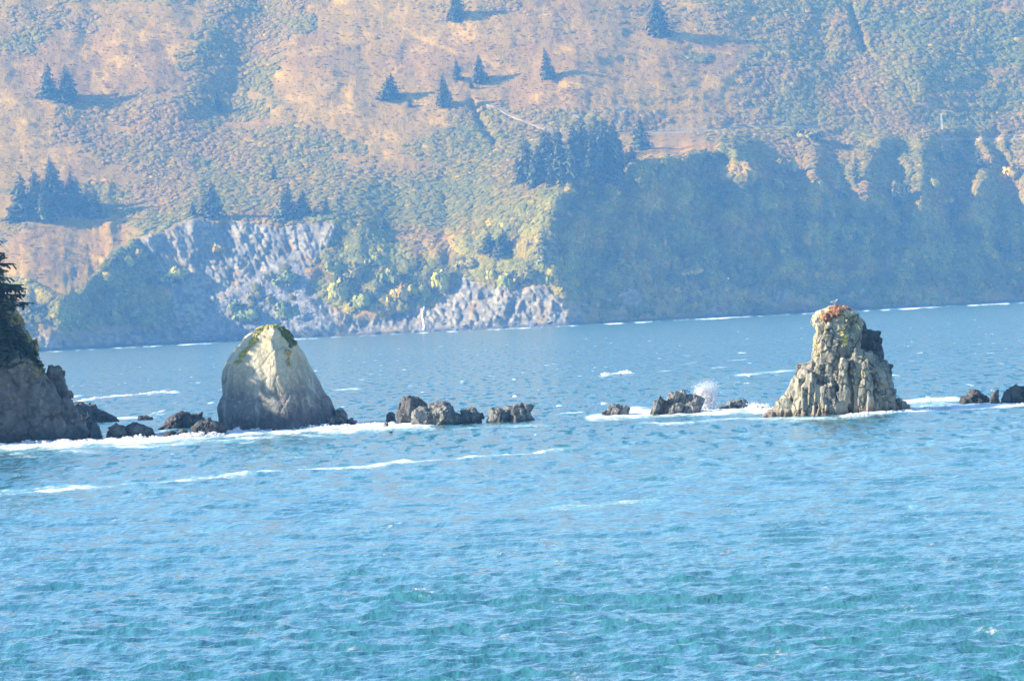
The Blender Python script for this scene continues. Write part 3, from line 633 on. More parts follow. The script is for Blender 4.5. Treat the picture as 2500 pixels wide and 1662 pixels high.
def tuft_mesh(P, N, size, rng, blades=5):
    """low cushions of moss, lichen or turf hugging a rock"""
    n = len(P); N = N / (np.linalg.norm(N, axis=1)[:, None] + 1e-9); A = np.cross(N, rng.normal(0, 1, (n, 3))); A /= np.linalg.norm(A, axis=1)[:, None]; B = np.cross(N, A)
    s = size * rng.lognormal(0, .45, n); j = CUSH_V[None] * (1 + rng.normal(0, .16, (n, len(CUSH_V), 1)))
    V = P[:, None] + (A[:, None] * j[..., :1] + B[:, None] * j[..., 1:2] * rng.uniform(.7, 1.3, (n, 1, 1))) * s[:, None, None] + N[:, None] * j[..., 2:] * (s * .45)[:, None, None]
    return new_mesh('cushions', V.reshape(-1, 3), (CUSH_F[None] + len(CUSH_V) * np.arange(n)[:, None, None]).reshape(-1, 3), True)
rg = np.random.default_rng(8)
def moss_part(parent, me, sel, n, size, mat, name, label=None, blades=5):
    P, N = surf_pts(me, sel, n, rg)
    if len(P): o = kid(name, tuft_mesh(P, N, size, rg, blades), mat, parent, label); o['kind'] = 'stuff'
fr = lambda N: (N[:, 1] < .35)
def near_line(pts, w): return lambda x, y: seg_dist(x, y, pts)[0] + 5 * noise(x / 7, y / 7, seed=4) < w
L1 = near_line([(634, 803), (618, 832), (600, 860), (584, 880), (570, 884)], 4); L2 = near_line([(690, 800), (702, 822), (712, 836)], 8); L3 = near_line([(640, 795), (668, 791), (690, 800)], 6); L4 = near_line([(705, 862), (704, 890)], 5)
moss_part(egg, egg_me, lambda x, y, N, P: L1(x, y) & fr(N), 520, .085, M_MOSS, 'moss_patch')
moss_part(egg, egg_me, lambda x, y, N, P: L2(x, y) & fr(N), 380, .11, lump_of('dark_green_grass', 3, (.05, .08, .03), (.12, .13, .04)), 'grass_patch')
moss_part(egg, egg_me, lambda x, y, N, P: L3(x, y), 420, .11, M_MOSS, 'moss_patch', 'yellow green moss crown')
moss_part(egg, egg_me, lambda x, y, N, P: L4(x, y) & fr(N), 120, .11, lump_of('dry_ochre_grass', 3, (.24, .17, .06), (.4, .28, .1)), 'grass_patch')
rock_thing('shore_rock', [(dn([(782, 1040), (792, 1018), (806, 1010), (818, 1018), (822, 1040)]), 0, 1.3), (dn([(808, 1038), (816, 1003), (829, 995), (837, 998), (848, 1014), (852, 1036)]), .6, 1.2), (dn([(846, 1036), (853, 1022), (861, 1018), (875, 1034)]), 0, .9)], (830, 1041), M_GREY, 'pile of jagged grey rocks against the right foot of the egg-shaped stack', seed=9, voxel=.075, **FA)
rock_thing('shore_rock', [(dn([(903, 1043), (920, 1038), (935, 1037), (934, 1043)], 8), 0, .7), (dn([(936, 1043), (940, 1034), (946, 1033), (951, 1042)], 8), 0, .5)], (928, 1044), M_GREY, 'tiny low rock awash in foam left of the small upright tooth rock', seed=10, voxel=.05, facet=.05, fsize=(.4, .4, .4), rough=.04, rsize=.5)
rock_thing('shore_rock', [(dn([(940, 1033), (944, 1012), (949, 1007), (957, 1007), (963, 1012), (969, 1033)]), 0, .9)], (955, 1035), M_DARK, 'small upright tooth-shaped dark rock left of the middle rock cluster', seed=11, voxel=.06, facet=.07, fsize=(.7, .7, .7), rough=.05, rsize=.6)
rock_thing('shore_rock', [(dn([(979, 1033), (982, 1010), (990, 990), (1000, 979), (1012, 970), (1025, 979), (1040, 994), (1042, 1031)]), 1.2, 1.6, .55, (-6, 0))], (1005, 1035), M_DARK, 'pointed dark rock leaning behind the left end of the middle cluster', seed=12, voxel=.07, facet=.05, fsize=(1.2, 1.2, 1.2), fine=.02, frac=(24, (1.1, .9, 1.3), .4))
rock_thing('shore_rock', [(dn([(1006, 1034), (1006, 1005), (1018, 994), (1036, 992), (1056, 998), (1060, 1034)]), -.4, 1.3, .6, (-4, 0)), (dn([(1042, 1034), (1047, 988), (1058, 984), (1084, 977), (1098, 984), (1112, 1005), (1120, 1032)]), 0, 1.7), (dn([(1098, 1033), (1104, 1004), (1116, 1008), (1130, 1018), (1142, 1032)]), -.2, 1.1), (dn([(1066, 1034), (1078, 998), (1090, 992), (1104, 1014), (1106, 1034)]), -1.2, .8)], (1075, 1037), M_GREY, 'largest craggy grey rock of the middle cluster', seed=13, voxel=.08, **FA)
rock_thing('shore_rock', [(dn([(1122, 1030), (1126, 1006), (1142, 996), (1160, 998), (1170, 1008), (1181, 1027)]), .6, 1.3), (dn([(1172, 1029), (1180, 1024), (1192, 1029)]), 0, .6)], (1155, 1033), M_GREY, 'pale-topped grey rock between the craggy rock and the low knobbed rock', seed=14, voxel=.07, **FA)
rock_thing('shore_rock', [(dn([(1192, 1029), (1202, 1010), (1213, 995), (1232, 997), (1240, 1026)]), -.2, 1.3), (dn([(1225, 1026), (1230, 997), (1236, 989), (1250, 998), (1268, 996), (1290, 1003), (1315, 1020), (1300, 1022)]), .2, 1.5), ([(1258, 1000), (1262, 987), (1269, 982), (1277, 984), (1281, 993), (1279, 1003)], .4, .6), ([(1282, 1003), (1285, 992), (1290, 989), (1296, 994), (1295, 1006)], .4, .45)], (1250, 1028), M_GREY, 'low grey rock with two round knobs on top at right end of middle cluster', seed=15, voxel=.075, facet=.04, fsize=(1., 1., .9), fine=.02, frac=(70, (.9, .8, .6), .2))
rock_thing('shore_rock', [(dn([(1420, 1021), (1432, 1013), (1441, 1013), (1445, 1020)], 10), 0, .6)], (1432, 1021), lump_of('brown_weed_rock', 2, (.20, .12, .06), (.34, .22, .12), .9, .1), 'tiny brown weed-covered rock in open water beside a grey wedge rock', seed=16, voxel=.05, facet=.04, fsize=(.4, .4, .4), rough=.04, rsize=.5)
rock_thing('shore_rock', [(dn([(1484, 1015), (1484, 992), (1498, 987), (1515, 990), (1532, 1002), (1541, 1014)]), .3, 1.5), (dn([(1463, 1016), (1472, 1008), (1488, 1002), (1494, 1016)]), -.2, .8)], (1505, 1017), M_GREY, 'isolated grey wedge rock between the middle cluster and the breaking splash', seed=17, voxel=.06, facet=.04, fsize=(.8, .8, .8), fine=.02, frac=(40, (.6, .6, .8), .5))
rock_thing('shore_rock', [(dn([(1582, 1012), (1590, 1000), (1605, 983), (1611, 985), (1618, 1010)]), -.4, .9), (dn([(1608, 1010), (1613, 986), (1622, 974), (1633, 975), (1641, 1008)]), .2, 1.), (dn([(1630, 1008), (1636, 975), (1647, 962), (1656, 978), (1660, 1008)]), .5, .9), (dn([(1652, 1006), (1660, 967), (1667, 966), (1672, 1004)]), .3, .9), (dn([(1668, 1006), (1671, 965), (1685, 961), (1697, 972), (1709, 982), (1706, 1003)]), .6, 1.2), (dn([(1622, 1012), (1632, 992), (1656, 990), (1668, 1010)]), -1.0, .7), (dn([(1662, 1008), (1672, 988), (1700, 986), (1705, 1005)]), -.8, .6)], (1645, 1012), M_GREY, 'spiky grey rock of tilted plates left of the white splash', seed=18, voxel=.06, facet=.03, fsize=(.7, .7, 1.1), fine=.02, frac=(90, (.4, .7, 1.0), .35))
rock_thing('shore_rock', [(dn([(1749, 999), (1756, 990), (1768, 988), (1774, 998)]), 0, .7), (dn([(1766, 998), (1774, 983), (1795, 977), (1822, 975), (1823, 992)]), .8, 1.1)], (1785, 999), M_GREY, 'low flat-topped grey rock right of the white splash', seed=19, voxel=.06, facet=.04, fsize=(.8, .8, .6), fine=.02, frac=(40, (.8, .7, .45), -.2))
rock_thing('shore_rock', [(dn([(2337, 978), (2345, 968), (2368, 963), (2395, 968), (2416, 978), (2400, 982), (2350, 981)]), 0, 1.2), (dn([(2364, 975), (2367, 958), (2370, 951), (2375, 949), (2392, 957), (2412, 970), (2420, 980)]), .4, 1.1, .6, (-5, 0))], (2380, 984), M_DARK, 'dark rock with a pale curved peak right of the columned stack', seed=20, voxel=.06, facet=.04, fsize=(.9, .9, .7), fine=.02, frac=(40, (.9, .7, .5), -.4))
rock_thing('shore_rock', [(dn([(2410, 979), (2421, 962), (2430, 952), (2437, 950), (2439, 975), (2433, 981)]), 0, .8, .6, (-4, 0))], (2425, 984), M_DARK, 'fin-shaped upright dark rock right of the columned stack', seed=21, voxel=.06, facet=.05, fsize=(.8, .8, .8), rough=.05, rsize=.7)
rock_thing('shore_rock', [(dn([(2443, 980), (2455, 966), (2462, 950), (2468, 945), (2490, 946), (2500, 984)]), 0, 1.6), (dn([(2470, 984), (2475, 945), (2477, 941), (2488, 943), (2515, 948), (2545, 965), (2552, 985)]), .6, 1.8), (dn([(2484, 986), (2490, 968), (2500, 966), (2512, 986)]), -1.0, .7)], (2490, 986), M_DARK, 'large dark rock at the right edge of the picture', seed=22, voxel=.065, facet=.04, fsize=(.8, .8, 1.1), fine=.02, frac=(70, (.5, .8, 1.0), .6))

# columned stack
D_ST = depth_of(2020, 1014) + 4.5
st = link('sea_stack', None, label='blocky columned sea stack with overhanging head, yellow lichen and a perched gull', cat='sea stack')
st.location = on_water(np.array([2030.]), np.array([1014.]))[0]
SK = dict(facet=.05, fsize=(1.2, 1.2, 1.4), rough=.0, fine=.02)
def st_block(name, blocks, seed, voxel=.075, mat=None, **kw):
    p = dict(SK); p.update(kw); me = block_rock(blocks, D_ST, voxel, seed=seed, **p); kid(name, me, mat or M_STACK, st); return me
st_main = st_block('rock_body', [
    ([(1953, 896), (1975, 884), (2040, 868), (2110, 862), (2149, 880), (2160, 901), (2171, 941), (2174, 977), (2178, 1050), (1896, 1050), (1905, 985), (1922, 955), (1935, 928)], 0, 4.4, .66, (26, 2)),
    ([(1878, 1008), (1900, 978), (1915, 963), (1935, 950), (1962, 970), (1972, 1050), (1866, 1050)], -1.5, 2.2, .6, (14, 0)),
    ([(1930, 960), (1938, 926), (1953, 898), (1978, 890), (2000, 930), (2000, 1050), (1920, 1050)], -2.2, 2.0, .7, (14, 0)),
    ([(2090, 900), (2120, 890), (2130, 940), (2130, 1050), (2085, 1050)], -2.0, 2.0)], 41, .088, frac=(230, (1.15, 1.0, 1.25), .14))
st_block('shade_toned_flank', [([(2108, 868), (2132, 872), (2149, 884), (2160, 901), (2171, 941), (2174, 980), (2178, 1050), (2104, 1050)], -.2, 4.2, .3, (-26, 0))], 47, .085, mat=M_DARK, frac=(50, (.9, .9, 1.8), .05))  # darker rock material puts this flank's shade into its colour
st_neck = st_block('rock_neck', [
    ([(1992, 818), (1998, 800), (2060, 786), (2080, 800), (2080, 862), (2044, 884), (1996, 906), (1978, 900), (1984, 866), (1990, 842)], -.4, 3.2, .6, (14, 4)),
    ([(2006, 838), (2040, 826), (2052, 850), (2030, 884), (1995, 896)], -2.9, 1.1)], 42, .08, frac=(110, (1.0, 1.0, 1.3), .25))
st_head = st_block('head_block', [([(1979, 787), (1984, 771), (2000, 760), (2020, 750), (2035, 746), (2069, 748), (2083, 758), (2084, 777), (2072, 800), (2050, 828), (2004, 822), (1993, 808)], 0, 2.7, .58, (10, 6), False)], 43, .075, frac=(60, (1.3, 1.1, .6), .3))
st_block('shoulder_block', [([(2076, 784), (2096, 776), (2104, 783), (2100, 806), (2090, 850), (2078, 866), (2062, 860), (2066, 815)], .0, 3.0, .5, (-4, -2), False)], 44, .065, frac=(24, (.8, .8, 1.4), .2))
st_block('rear_block', [([(2094, 782), (2104, 781), (2112, 790), (2116, 808), (2112, 862), (2086, 872), (2082, 840)], .8, 3.2, .4, (-8, 0), False), ([(2106, 806), (2118, 808), (2131, 812), (2145, 829), (2154, 856), (2149, 884), (2126, 900), (2090, 882), (2092, 830)], 2.0, 3.4, .4, (-18, 0), False)], 45, .085, mat=M_BLACK, frac=(60, (.8, .8, .9), .2))  # near-black colour: lichen, and painted shade on the shoulder's right side
st_block('ledge', [(dn([(2150, 978), (2172, 977), (2198, 982), (2220, 988), (2224, 1004), (2150, 1008)]), -.6, 1.6, .8)], 46, .065, frac=(24, (.7, .7, .8), .0))
COLS = [((2046, 884), (2066, 876), 1013, -4.4, 1.2), ((2084, 872), (2098, 868), 1002, -4.2, 1.1), ((2102, 908), (2124, 903), 1008, -4.7, 1.2), ((1956, 940), (1992, 920), 1000, -4.0, 1.2), ((2012, 990), (2048, 985), 1014, -4.9, .9), ((1996, 958), (2034, 948), 1002, -4.5, .9), ((2118, 975), (2136, 972), 1008, -4.4, 1.0)]
for i, (a, b, yb, yo, th) in enumerate(COLS):
    poly = [(a[0], a[1] + 3), ((a[0] + b[0]) / 2, min(a[1], b[1])), (b[0], b[1] + 2), (b[0] + 2, (b[1] + yb) / 2), (b[0] + 3, yb), (a[0] - 3, yb), (a[0] - 2, (a[1] + yb) / 2)]
    if yb > 998: poly = dn(poly)
    st_block('rock_column', [(poly, yo, th, .84, (3, 3))], 60 + i, .07, facet=.03, fsize=(.7, .7, 1.6), fine=.015, frac=(14, (.5, .5, 1.3), .06))
moss_part(st, st_head, lambda x, y, N, P: (seg_dist(x, y, [(2018, 776), (2034, 764), (2046, 757)])[0] + 5 * noise(x / 6, y / 6, seed=2) < 9) & fr(N), 420, .10, M_REDMOSS, 'red_moss_patch')
moss_part(st, st_head, lambda x, y, N, P: (y < 757) & (x > 2020) & (x < 2078) & (noise(x / 6, y / 5, seed=12) > -.2), 130, .10, M_REDMOSS, 'red_moss_patch')
moss_part(st, st_neck, lambda x, y, N, P: fr(N) & (seg_dist(x, y, [(2056, 806), (2062, 835)])[0] + 5 * noise(x / 5, y / 5, seed=3) < 6), 110, .07, M_YLICHEN, 'lichen_patch')
moss_part(st, st_neck, lambda x, y, N, P: fr(N) & (seg_dist(x, y, [(1988, 815), (1990, 840)])[0] + 4 * noise(x / 5, y / 5, seed=6) < 5), 110, .07, M_YLICHEN, 'lichen_patch')
moss_part(st, st_main, lambda x, y, N, P: fr(N) & (seg_dist(x, y, [(2100, 872), (2104, 884)])[0] < 6), 60, .07, M_YLICHEN, 'lichen_patch')
for ch in [c for c in st.children if c.name.startswith('rock_column')]:
    moss_part(st, ch.data, lambda x, y, N, P: fr(N) & ((seg_dist(x, y, [(2103, 913), (2123, 906)])[0] < 4) | (seg_dist(x, y, [(2086, 902), (2088, 914)])[0] < 3)), 45, .06, M_YLICHEN, 'lichen_patch')

# wooded island at the left edge
isl = link('rocky_island', None, label='big dark rocky island with spruces cut off by the left edge', cat='island')
isl.location = on_water(np.array([-200.]), np.array([1096.]))[0]
D_IS = depth_of(60, 1083) + 6
IK = dict(facet=.2, fsize=(2.0, 2.0, 2.2), rough=.2, rsize=3., fine=.05, frac=(160, (2.2, 2., 2.4), -.3))
isl_back = block_rock([([(-760, 1150), (-700, 820), (-520, 640), (-330, 545), (-180, 570), (-60, 650), (8, 712), (38, 768), (62, 828), (94, 880), (112, 960), (165, 1150)], 6, 9, .7)], D_IS, .26, seed=71, **IK)
kid('rock_mass', isl_back, M_ISLAND, isl)
isl_shade_mass = block_rock([([(-900, 1150), (-840, 780), (-620, 610), (-430, 545), (-300, 610), (-200, 780), (-150, 1150)], -6, 9, .7)], D_IS, .42, seed=72, **IK)  # unseen left mass, added to cast shade on the dome and egg stack
kid('rock_mass', isl_shade_mass, M_ISLAND, isl)
isl_dome = block_rock([([(-150, 930), (-70, 872), (0, 862), (35, 856), (62, 861), (85, 880), (102, 912), (122, 945), (146, 990), (172, 1020), (206, 1066), (210, 1130), (-200, 1140)], -1, 5.5, .62, (-14, 8)), ([(120, 1000), (150, 985), (180, 1000), (203, 1050), (208, 1120), (110, 1120)], -2, 3.0, .6)], D_IS, .14, seed=73, facet=.12, fsize=(1.6, 1.6, 1.9), rough=.2, rsize=2.2, fine=.04, frac=(170, (1.4, 1.2, 1.5), -.5))
kid('rock_dome', isl_dome, M_ISLAND, isl)
kid('rock_pillar', block_rock([([(112, 915), (122, 900), (131, 893), (146, 892), (149, 905), (152, 945), (156, 968), (178, 1000), (196, 1110), (105, 1110)], 1.5, 2.4, .7)], D_IS, .1, seed=74, facet=.06, fsize=(.9, .9, 1.3), fine=.03, frac=(50, (.9, .9, 1.4), -.1)), M_ISLAND, isl)
M_DRYGRASS = lump_of('dry_island_grass', 2, (.19, .155, .04), (.33, .24, .075))
moss_part(isl, isl_back, lambda x, y, N, P: (x > -30) & (y < 905) & fr(N) & (noise(x / 14, y / 14, seed=5) > -.2), 1700, .2, M_DRYGRASS, 'grass_patch')
moss_part(isl, isl_dome, lambda x, y, N, P: (x > 70) & (y < 925) & fr(N) & (noise(x / 9, y / 9, seed=6) > -.1), 300, .14, M_DRYGRASS, 'grass_patch')
# ------------------------------------------------------------------ conifers
def tube(V, F, p0, p1, r0, r1, n=6):
    p0, p1 = np.array(p0, float), np.array(p1, float); d = p1 - p0; d /= np.linalg.norm(d) + 1e-9
    a = np.cross(d, (0, 0, 1.) if abs(d[2]) < .9 else (1., 0, 0)); a /= np.linalg.norm(a); b = np.cross(d, a); k = len(V)
    for p, r in ((p0, r0), (p1, r1)):
        for i in range(n): V.append(p + r * (math.cos(2 * math.pi * i / n) * a + math.sin(2 * math.pi * i / n) * b))
    for i in range(n): F.append((k + i, k + (i + 1) % n, k + n + (i + 1) % n, k + n + i))
    F.append(tuple(range(k + n - 1, k - 1, -1))); F.append(tuple(range(k + n, k + 2 * n)))
def conifer(seed, width=.24, whorls=26, per=7, twigs=3, gaps=.1, lean=0., low=.05, droop=.35, wind=.0, spray=1.):
    """unit-height spruce: (trunk mesh, crown mesh)"""
    r = np.random.default_rng(seed); V, F = [], []
    ax = lambda z: np.array((lean * z * z, 0, z))
    tube(V, F, (0, 0, -.06), ax(.5), .022, .013); tube(V, F, ax(.5), ax(.985), .013, .002)
    trunk = new_mesh('trunk', np.array(V), F, False)
    V, F = [], []
    for w in range(whorls):
        zc = low + (.985 - low) * (w / (whorls - 1)) ** .92
        shape = (1 - zc) ** .74 * (1 if zc > .14 else .72 + 2 * zc)
        for b in range(per if zc < .8 else max(4, per - 2)):
            if r.random() < gaps: continue
            th = r.uniform(0, 2 * math.pi); L = width * shape * r.uniform(.5, 1.28) + .012
            L *= 1 + wind * math.cos(th)
            z0 = zc + r.normal(0, .008); d = np.array((math.cos(th), math.sin(th), 0)); sd = np.array((-d[1], d[0], 0))
            o = ax(z0); dr = droop * r.uniform(.5, 1.3) * (1 - .5 * zc)
            pts = [o + d * L * s + np.array((0, 0, -dr * L * (s ** 1.3) + .30 * dr * L * s ** 3)) for s in (0, .45, 1)]
            k = len(V); wd = (L * .26 + .008) * spray
            V += [pts[0] - sd * .003, pts[0] + sd * .003, pts[1] + sd * wd, pts[1] - sd * wd, pts[2] + sd * .002, pts[2] - sd * .002]
            F += [(k, k + 1, k + 2, k + 3), (k + 3, k + 2, k + 4, k + 5)]
            for q in range(twigs):
                s = r.uniform(.25, 1.); base = pts[0] * (1 - s) + pts[2] * s + np.array((0, 0, .02 * L)); sg = r.choice((-1, 1))
                tip = base + sd * sg * L * r.uniform(.18, .42) * (1.15 - .6 * s) + d * L * r.uniform(.05, .28) + np.array((0, 0, -L * r.uniform(.0, .22)))
                k = len(V); wv = np.cross(tip - base, (0, 0, 1.)); wv /= np.linalg.norm(wv) + 1e-9; e = (L * .10 + .005) * spray
                V += [base - wv * e, base + wv * e, tip + wv * e * .5 - np.array((0, 0, e)), tip - wv * e * .4]; F.append((k, k + 1, k + 2, k + 3))
    V = np.array(V); NN = V * np.array((1, 1, 0)) / (width * .5) + np.array((0, 0, .55)) + r.normal(0, .25, V.shape)
    return trunk, set_normals(new_mesh('crown', V, outward(V, F, NN), False), NN)
def leaf_mat(name, c1, c2, scale=.25):
    t = NT(name); oi = t.n('ObjectInfo'); c = t.mix(t.ramp(t.noise(scale, 3), .35, .65), c1, c2)
    c = t.mix(1.0, c, t.mix(oi.outputs['Random'], (.78, .8, .8), (1.2, 1.18, 1.1)), 'MULTIPLY'); return t.done(c, .8, None, .25)
M_SPRUCE = leaf_mat('spruce_needles', (.06, .080, .028), (.15, .16, .04))
M_BARK = lump_of('bark', 1, (.06, .045, .035), (.12, .09, .07))
FAR_SPRUCE = [conifer(100 + i, w_, 30, 10, 4, .1, ln, lw_, .38, wd) for i, (w_, ln, lw_, wd) in enumerate([(.34, -.02, .03, .05), (.31, .02, .03, .12), (.37, 0, .02, .0), (.29, -.04, .05, .15), (.33, .03, .03, .1), (.26, 0, .06, .1)])]
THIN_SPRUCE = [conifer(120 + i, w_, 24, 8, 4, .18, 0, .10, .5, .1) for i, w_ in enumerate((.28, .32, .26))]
M_PALE = leaf_mat('pale_spruce_needles', (.15, .165, .06), (.27, .26, .10))  # lichened tone, lightened to stand for sun on the tree tops
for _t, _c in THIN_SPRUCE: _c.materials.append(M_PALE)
n_tree = 0
def spruce(px, py, hpx, label, group=None, kind=None, wide=1., sets=None, sink=0.):
    global n_tree
    n_tree += 1; sets = sets or FAR_SPRUCE; tr, cr = sets[n_tree % len(sets) if kind is None else kind]
    p = land(px, py)[0]; h = hpx * K * p[1]
    e = link('spruce_tree', None, label=label, cat='tree', group=group); e.location = (p[0], p[1], p[2] - sink * h)
    w_ = wide * random.uniform(.82, 1.18); e.rotation_euler = (random.uniform(-.04, .04), random.uniform(-.06, .06), random.uniform(-.6, .6)); e.scale = (h * w_, h * w_, h * 1.03)
    link('trunk', tr, M_BARK, e); link('crown', cr, M_SPRUCE, e); return e
for a in [(1113, 51, 82, 'spruce cut off by the top edge left of the picture centre'), (1612, 86, 94, 'tall lone spruce near the top edge with a long shadow to its right', None, 0, 1.), (1337, 193, 76, 'lone dark spruce on the tan slope casting a long shadow, rightmost of five'), (1172, 201, 66, 'spruce on the tan slope second from right in the row of five'), (1115, 195, 50, 'smallest of the five spruces on the tan slope, above the lowest one'), (953, 243, 62, 'broad spruce standing alone left end of the row on the tan slope', None, 2, 1.15), (1085, 260, 78, 'lowest spruce of the row on the tan slope, just above the track'), (118, 236, 80, 'left one of two spruces side by side on upper left slope'), (164, 250, 90, 'right one of two spruces side by side on upper left slope', None, 1, 1.1), (530, 270, 46, 'small spruce half sunk in shrubs below the green gully'), (668, 441, 40, 'small dark spruce among shrubs above the bare rock scar'), (520, 533, 92, 'large spruce at the lip of the bare rock scar, leftmost there', None, 0, 1.1), (700, 540, 88, 'largest of three spruces above the middle of the bare rock scar', None, 2, 1.0), (744, 533, 70, 'middle-sized spruce of three above the middle of the bare rock scar'), (796, 522, 42, 'smallest spruce of three above the right end of the bare rock scar'), (936, 562, 32, 'little round spruce at the right end of the scar edge', None, 2, 1.2), (1083, 492, 22, 'tiny spruce among olive shrubs below the grove'), (1568, 366, 74, 'dark spruce standing apart just right of the dense grove', None, 2, 1.1), (230, 530, 70, 'spruce just right of the dense left clump', None, 2, 1.0)]: spruce(*a)
for a, w_ in zip([(58, 532, 108), (92, 520, 112), (110, 541, 104), (125, 505, 122), (140, 520, 118), (172, 522, 104), (190, 520, 86)], ('leftmost spruce', 'second spruce from left', 'third spruce from left', 'tallest spruce', 'third spruce from right', 'second spruce from right', 'rightmost spruce')): spruce(*a, w_ + ' of the dense clump at the left edge of the hillside', 'left spruce clump')
for a in [(1288, 440, 110), (1312, 452, 96), (1325, 405, 88), (1345, 425, 112), (1347, 457, 66), (1372, 432, 122), (1376, 455, 58), (1398, 442, 134), (1408, 402, 96), (1430, 392, 104), (1452, 424, 116), (1478, 412, 122), (1502, 404, 92), (1404, 458, 46), (1484, 452, 96), (1462, 380, 96), (1492, 380, 86), (1420, 430, 100), (1360, 400, 86), (1440, 445, 100), (1508, 430, 84)]: spruce(*a, 'tall dark spruce in the dense grove on the cliff brow', 'spruce grove on the cliff brow', wide=random.uniform(.8, 1.0))
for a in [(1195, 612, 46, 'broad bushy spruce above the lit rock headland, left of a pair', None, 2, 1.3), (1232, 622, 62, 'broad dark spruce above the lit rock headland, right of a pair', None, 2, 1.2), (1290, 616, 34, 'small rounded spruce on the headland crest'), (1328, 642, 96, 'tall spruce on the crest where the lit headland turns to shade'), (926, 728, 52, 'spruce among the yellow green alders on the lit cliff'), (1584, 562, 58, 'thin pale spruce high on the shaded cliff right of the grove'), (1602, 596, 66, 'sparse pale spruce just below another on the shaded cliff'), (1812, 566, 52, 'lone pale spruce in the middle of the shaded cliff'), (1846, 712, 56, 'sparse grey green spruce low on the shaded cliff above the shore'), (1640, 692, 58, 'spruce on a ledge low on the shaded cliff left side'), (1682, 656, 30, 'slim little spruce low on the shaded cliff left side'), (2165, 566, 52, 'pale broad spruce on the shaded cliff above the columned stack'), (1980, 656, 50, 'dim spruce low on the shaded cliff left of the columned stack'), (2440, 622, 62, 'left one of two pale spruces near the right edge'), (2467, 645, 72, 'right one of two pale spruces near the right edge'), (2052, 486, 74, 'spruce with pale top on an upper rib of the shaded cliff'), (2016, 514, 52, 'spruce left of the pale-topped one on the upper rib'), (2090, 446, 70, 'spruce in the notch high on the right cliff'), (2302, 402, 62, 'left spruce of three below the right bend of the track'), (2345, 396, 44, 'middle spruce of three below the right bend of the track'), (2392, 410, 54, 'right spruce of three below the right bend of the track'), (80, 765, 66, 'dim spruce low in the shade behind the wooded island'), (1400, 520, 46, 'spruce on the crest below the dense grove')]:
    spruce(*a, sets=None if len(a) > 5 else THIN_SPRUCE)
tr_ = random.Random(41)
for k in range(18):
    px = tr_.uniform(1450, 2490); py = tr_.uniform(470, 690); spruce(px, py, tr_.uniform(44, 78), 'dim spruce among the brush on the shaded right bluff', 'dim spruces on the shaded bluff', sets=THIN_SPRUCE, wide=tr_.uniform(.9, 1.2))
for px, py, h_, w_ in [(258, 534, 34, 'just right of the lone spruce beside the left clump'), (30, 545, 46, 'in front of the left end of the left clump'), (215, 512, 52, 'between the left clump and the lone spruce beside it'), (1270, 448, 48, 'at the lower left corner of the dense grove'), (1262, 420, 40, 'at the left side of the dense grove'), (1300, 462, 36, 'in front of the dense grove, lowest of all'), (1532, 412, 46, 'at the right foot of the dense grove above the shaded cliff'), (1545, 392, 34, 'below the dark spruce standing right of the grove'), (470, 528, 34, 'left of the large spruce at the scar lip'), (770, 532, 30, 'between the right two spruces above the scar'), (1150, 216, 22, 'below the row of five on the tan slope'), (1000, 262, 20, 'right of the broad spruce on the tan slope')]:
    spruce(px, py, h_, 'young spruce ' + w_, 'young spruces on the far hillside', wide=1.1)
# spruces on the near island
def island_spruce(px, py, hpx, D, spec, label, rz=0.):
    tr, cr = conifer(*spec[0], **spec[1]); h = hpx * K * D; p = at(np.array([px]), np.array([py]), np.array([D]))[0]
    e = link('spruce_tree', None, label=label, cat='tree', group='spruces on the wooded island'); e.location = p; e.scale = (h, h, h); e.rotation_euler = (0, 0, rz)
    link('trunk', tr, M_BARK, e); link('crown', cr, M_ISPRUCE, e)
M_ISPRUCE = leaf_mat('near_spruce_needles', (.028, .048, .030), (.065, .090, .045), 1.2)
island_spruce(-34, 775, 260, D_IS - 3.2, ((201, .36, 30, 9, 22), dict(gaps=.25, low=.12, droop=.18, spray=.42)), 'spruce reaching in from the left edge above the island rocks')
island_spruce(8, 885, 150, D_IS - 5.0, ((202, .40, 28, 10, 16), dict(gaps=.05, low=.02, droop=.35, spray=.5)), 'dense dark spruce behind the rounded rock dome of the island')
island_spruce(48, 900, 120, D_IS - 4.6, ((203, .38, 24, 10, 16), dict(gaps=.05, low=.02, droop=.35, spray=.5)), 'shorter spruce on the island slope right of the dense one')
island_spruce(78, 905, 72, D_IS - 4.2, ((204, .42, 18, 8, 8), dict(gaps=.05, low=.02, droop=.35)), 'lowest shrubby spruce on the island slope')
island_spruce(-120, 720, 240, D_IS + 3, ((205, .26, 30, 8, 6), dict(gaps=.1, low=.05, droop=.3)), 'spruce on the island ridge beyond the left edge')

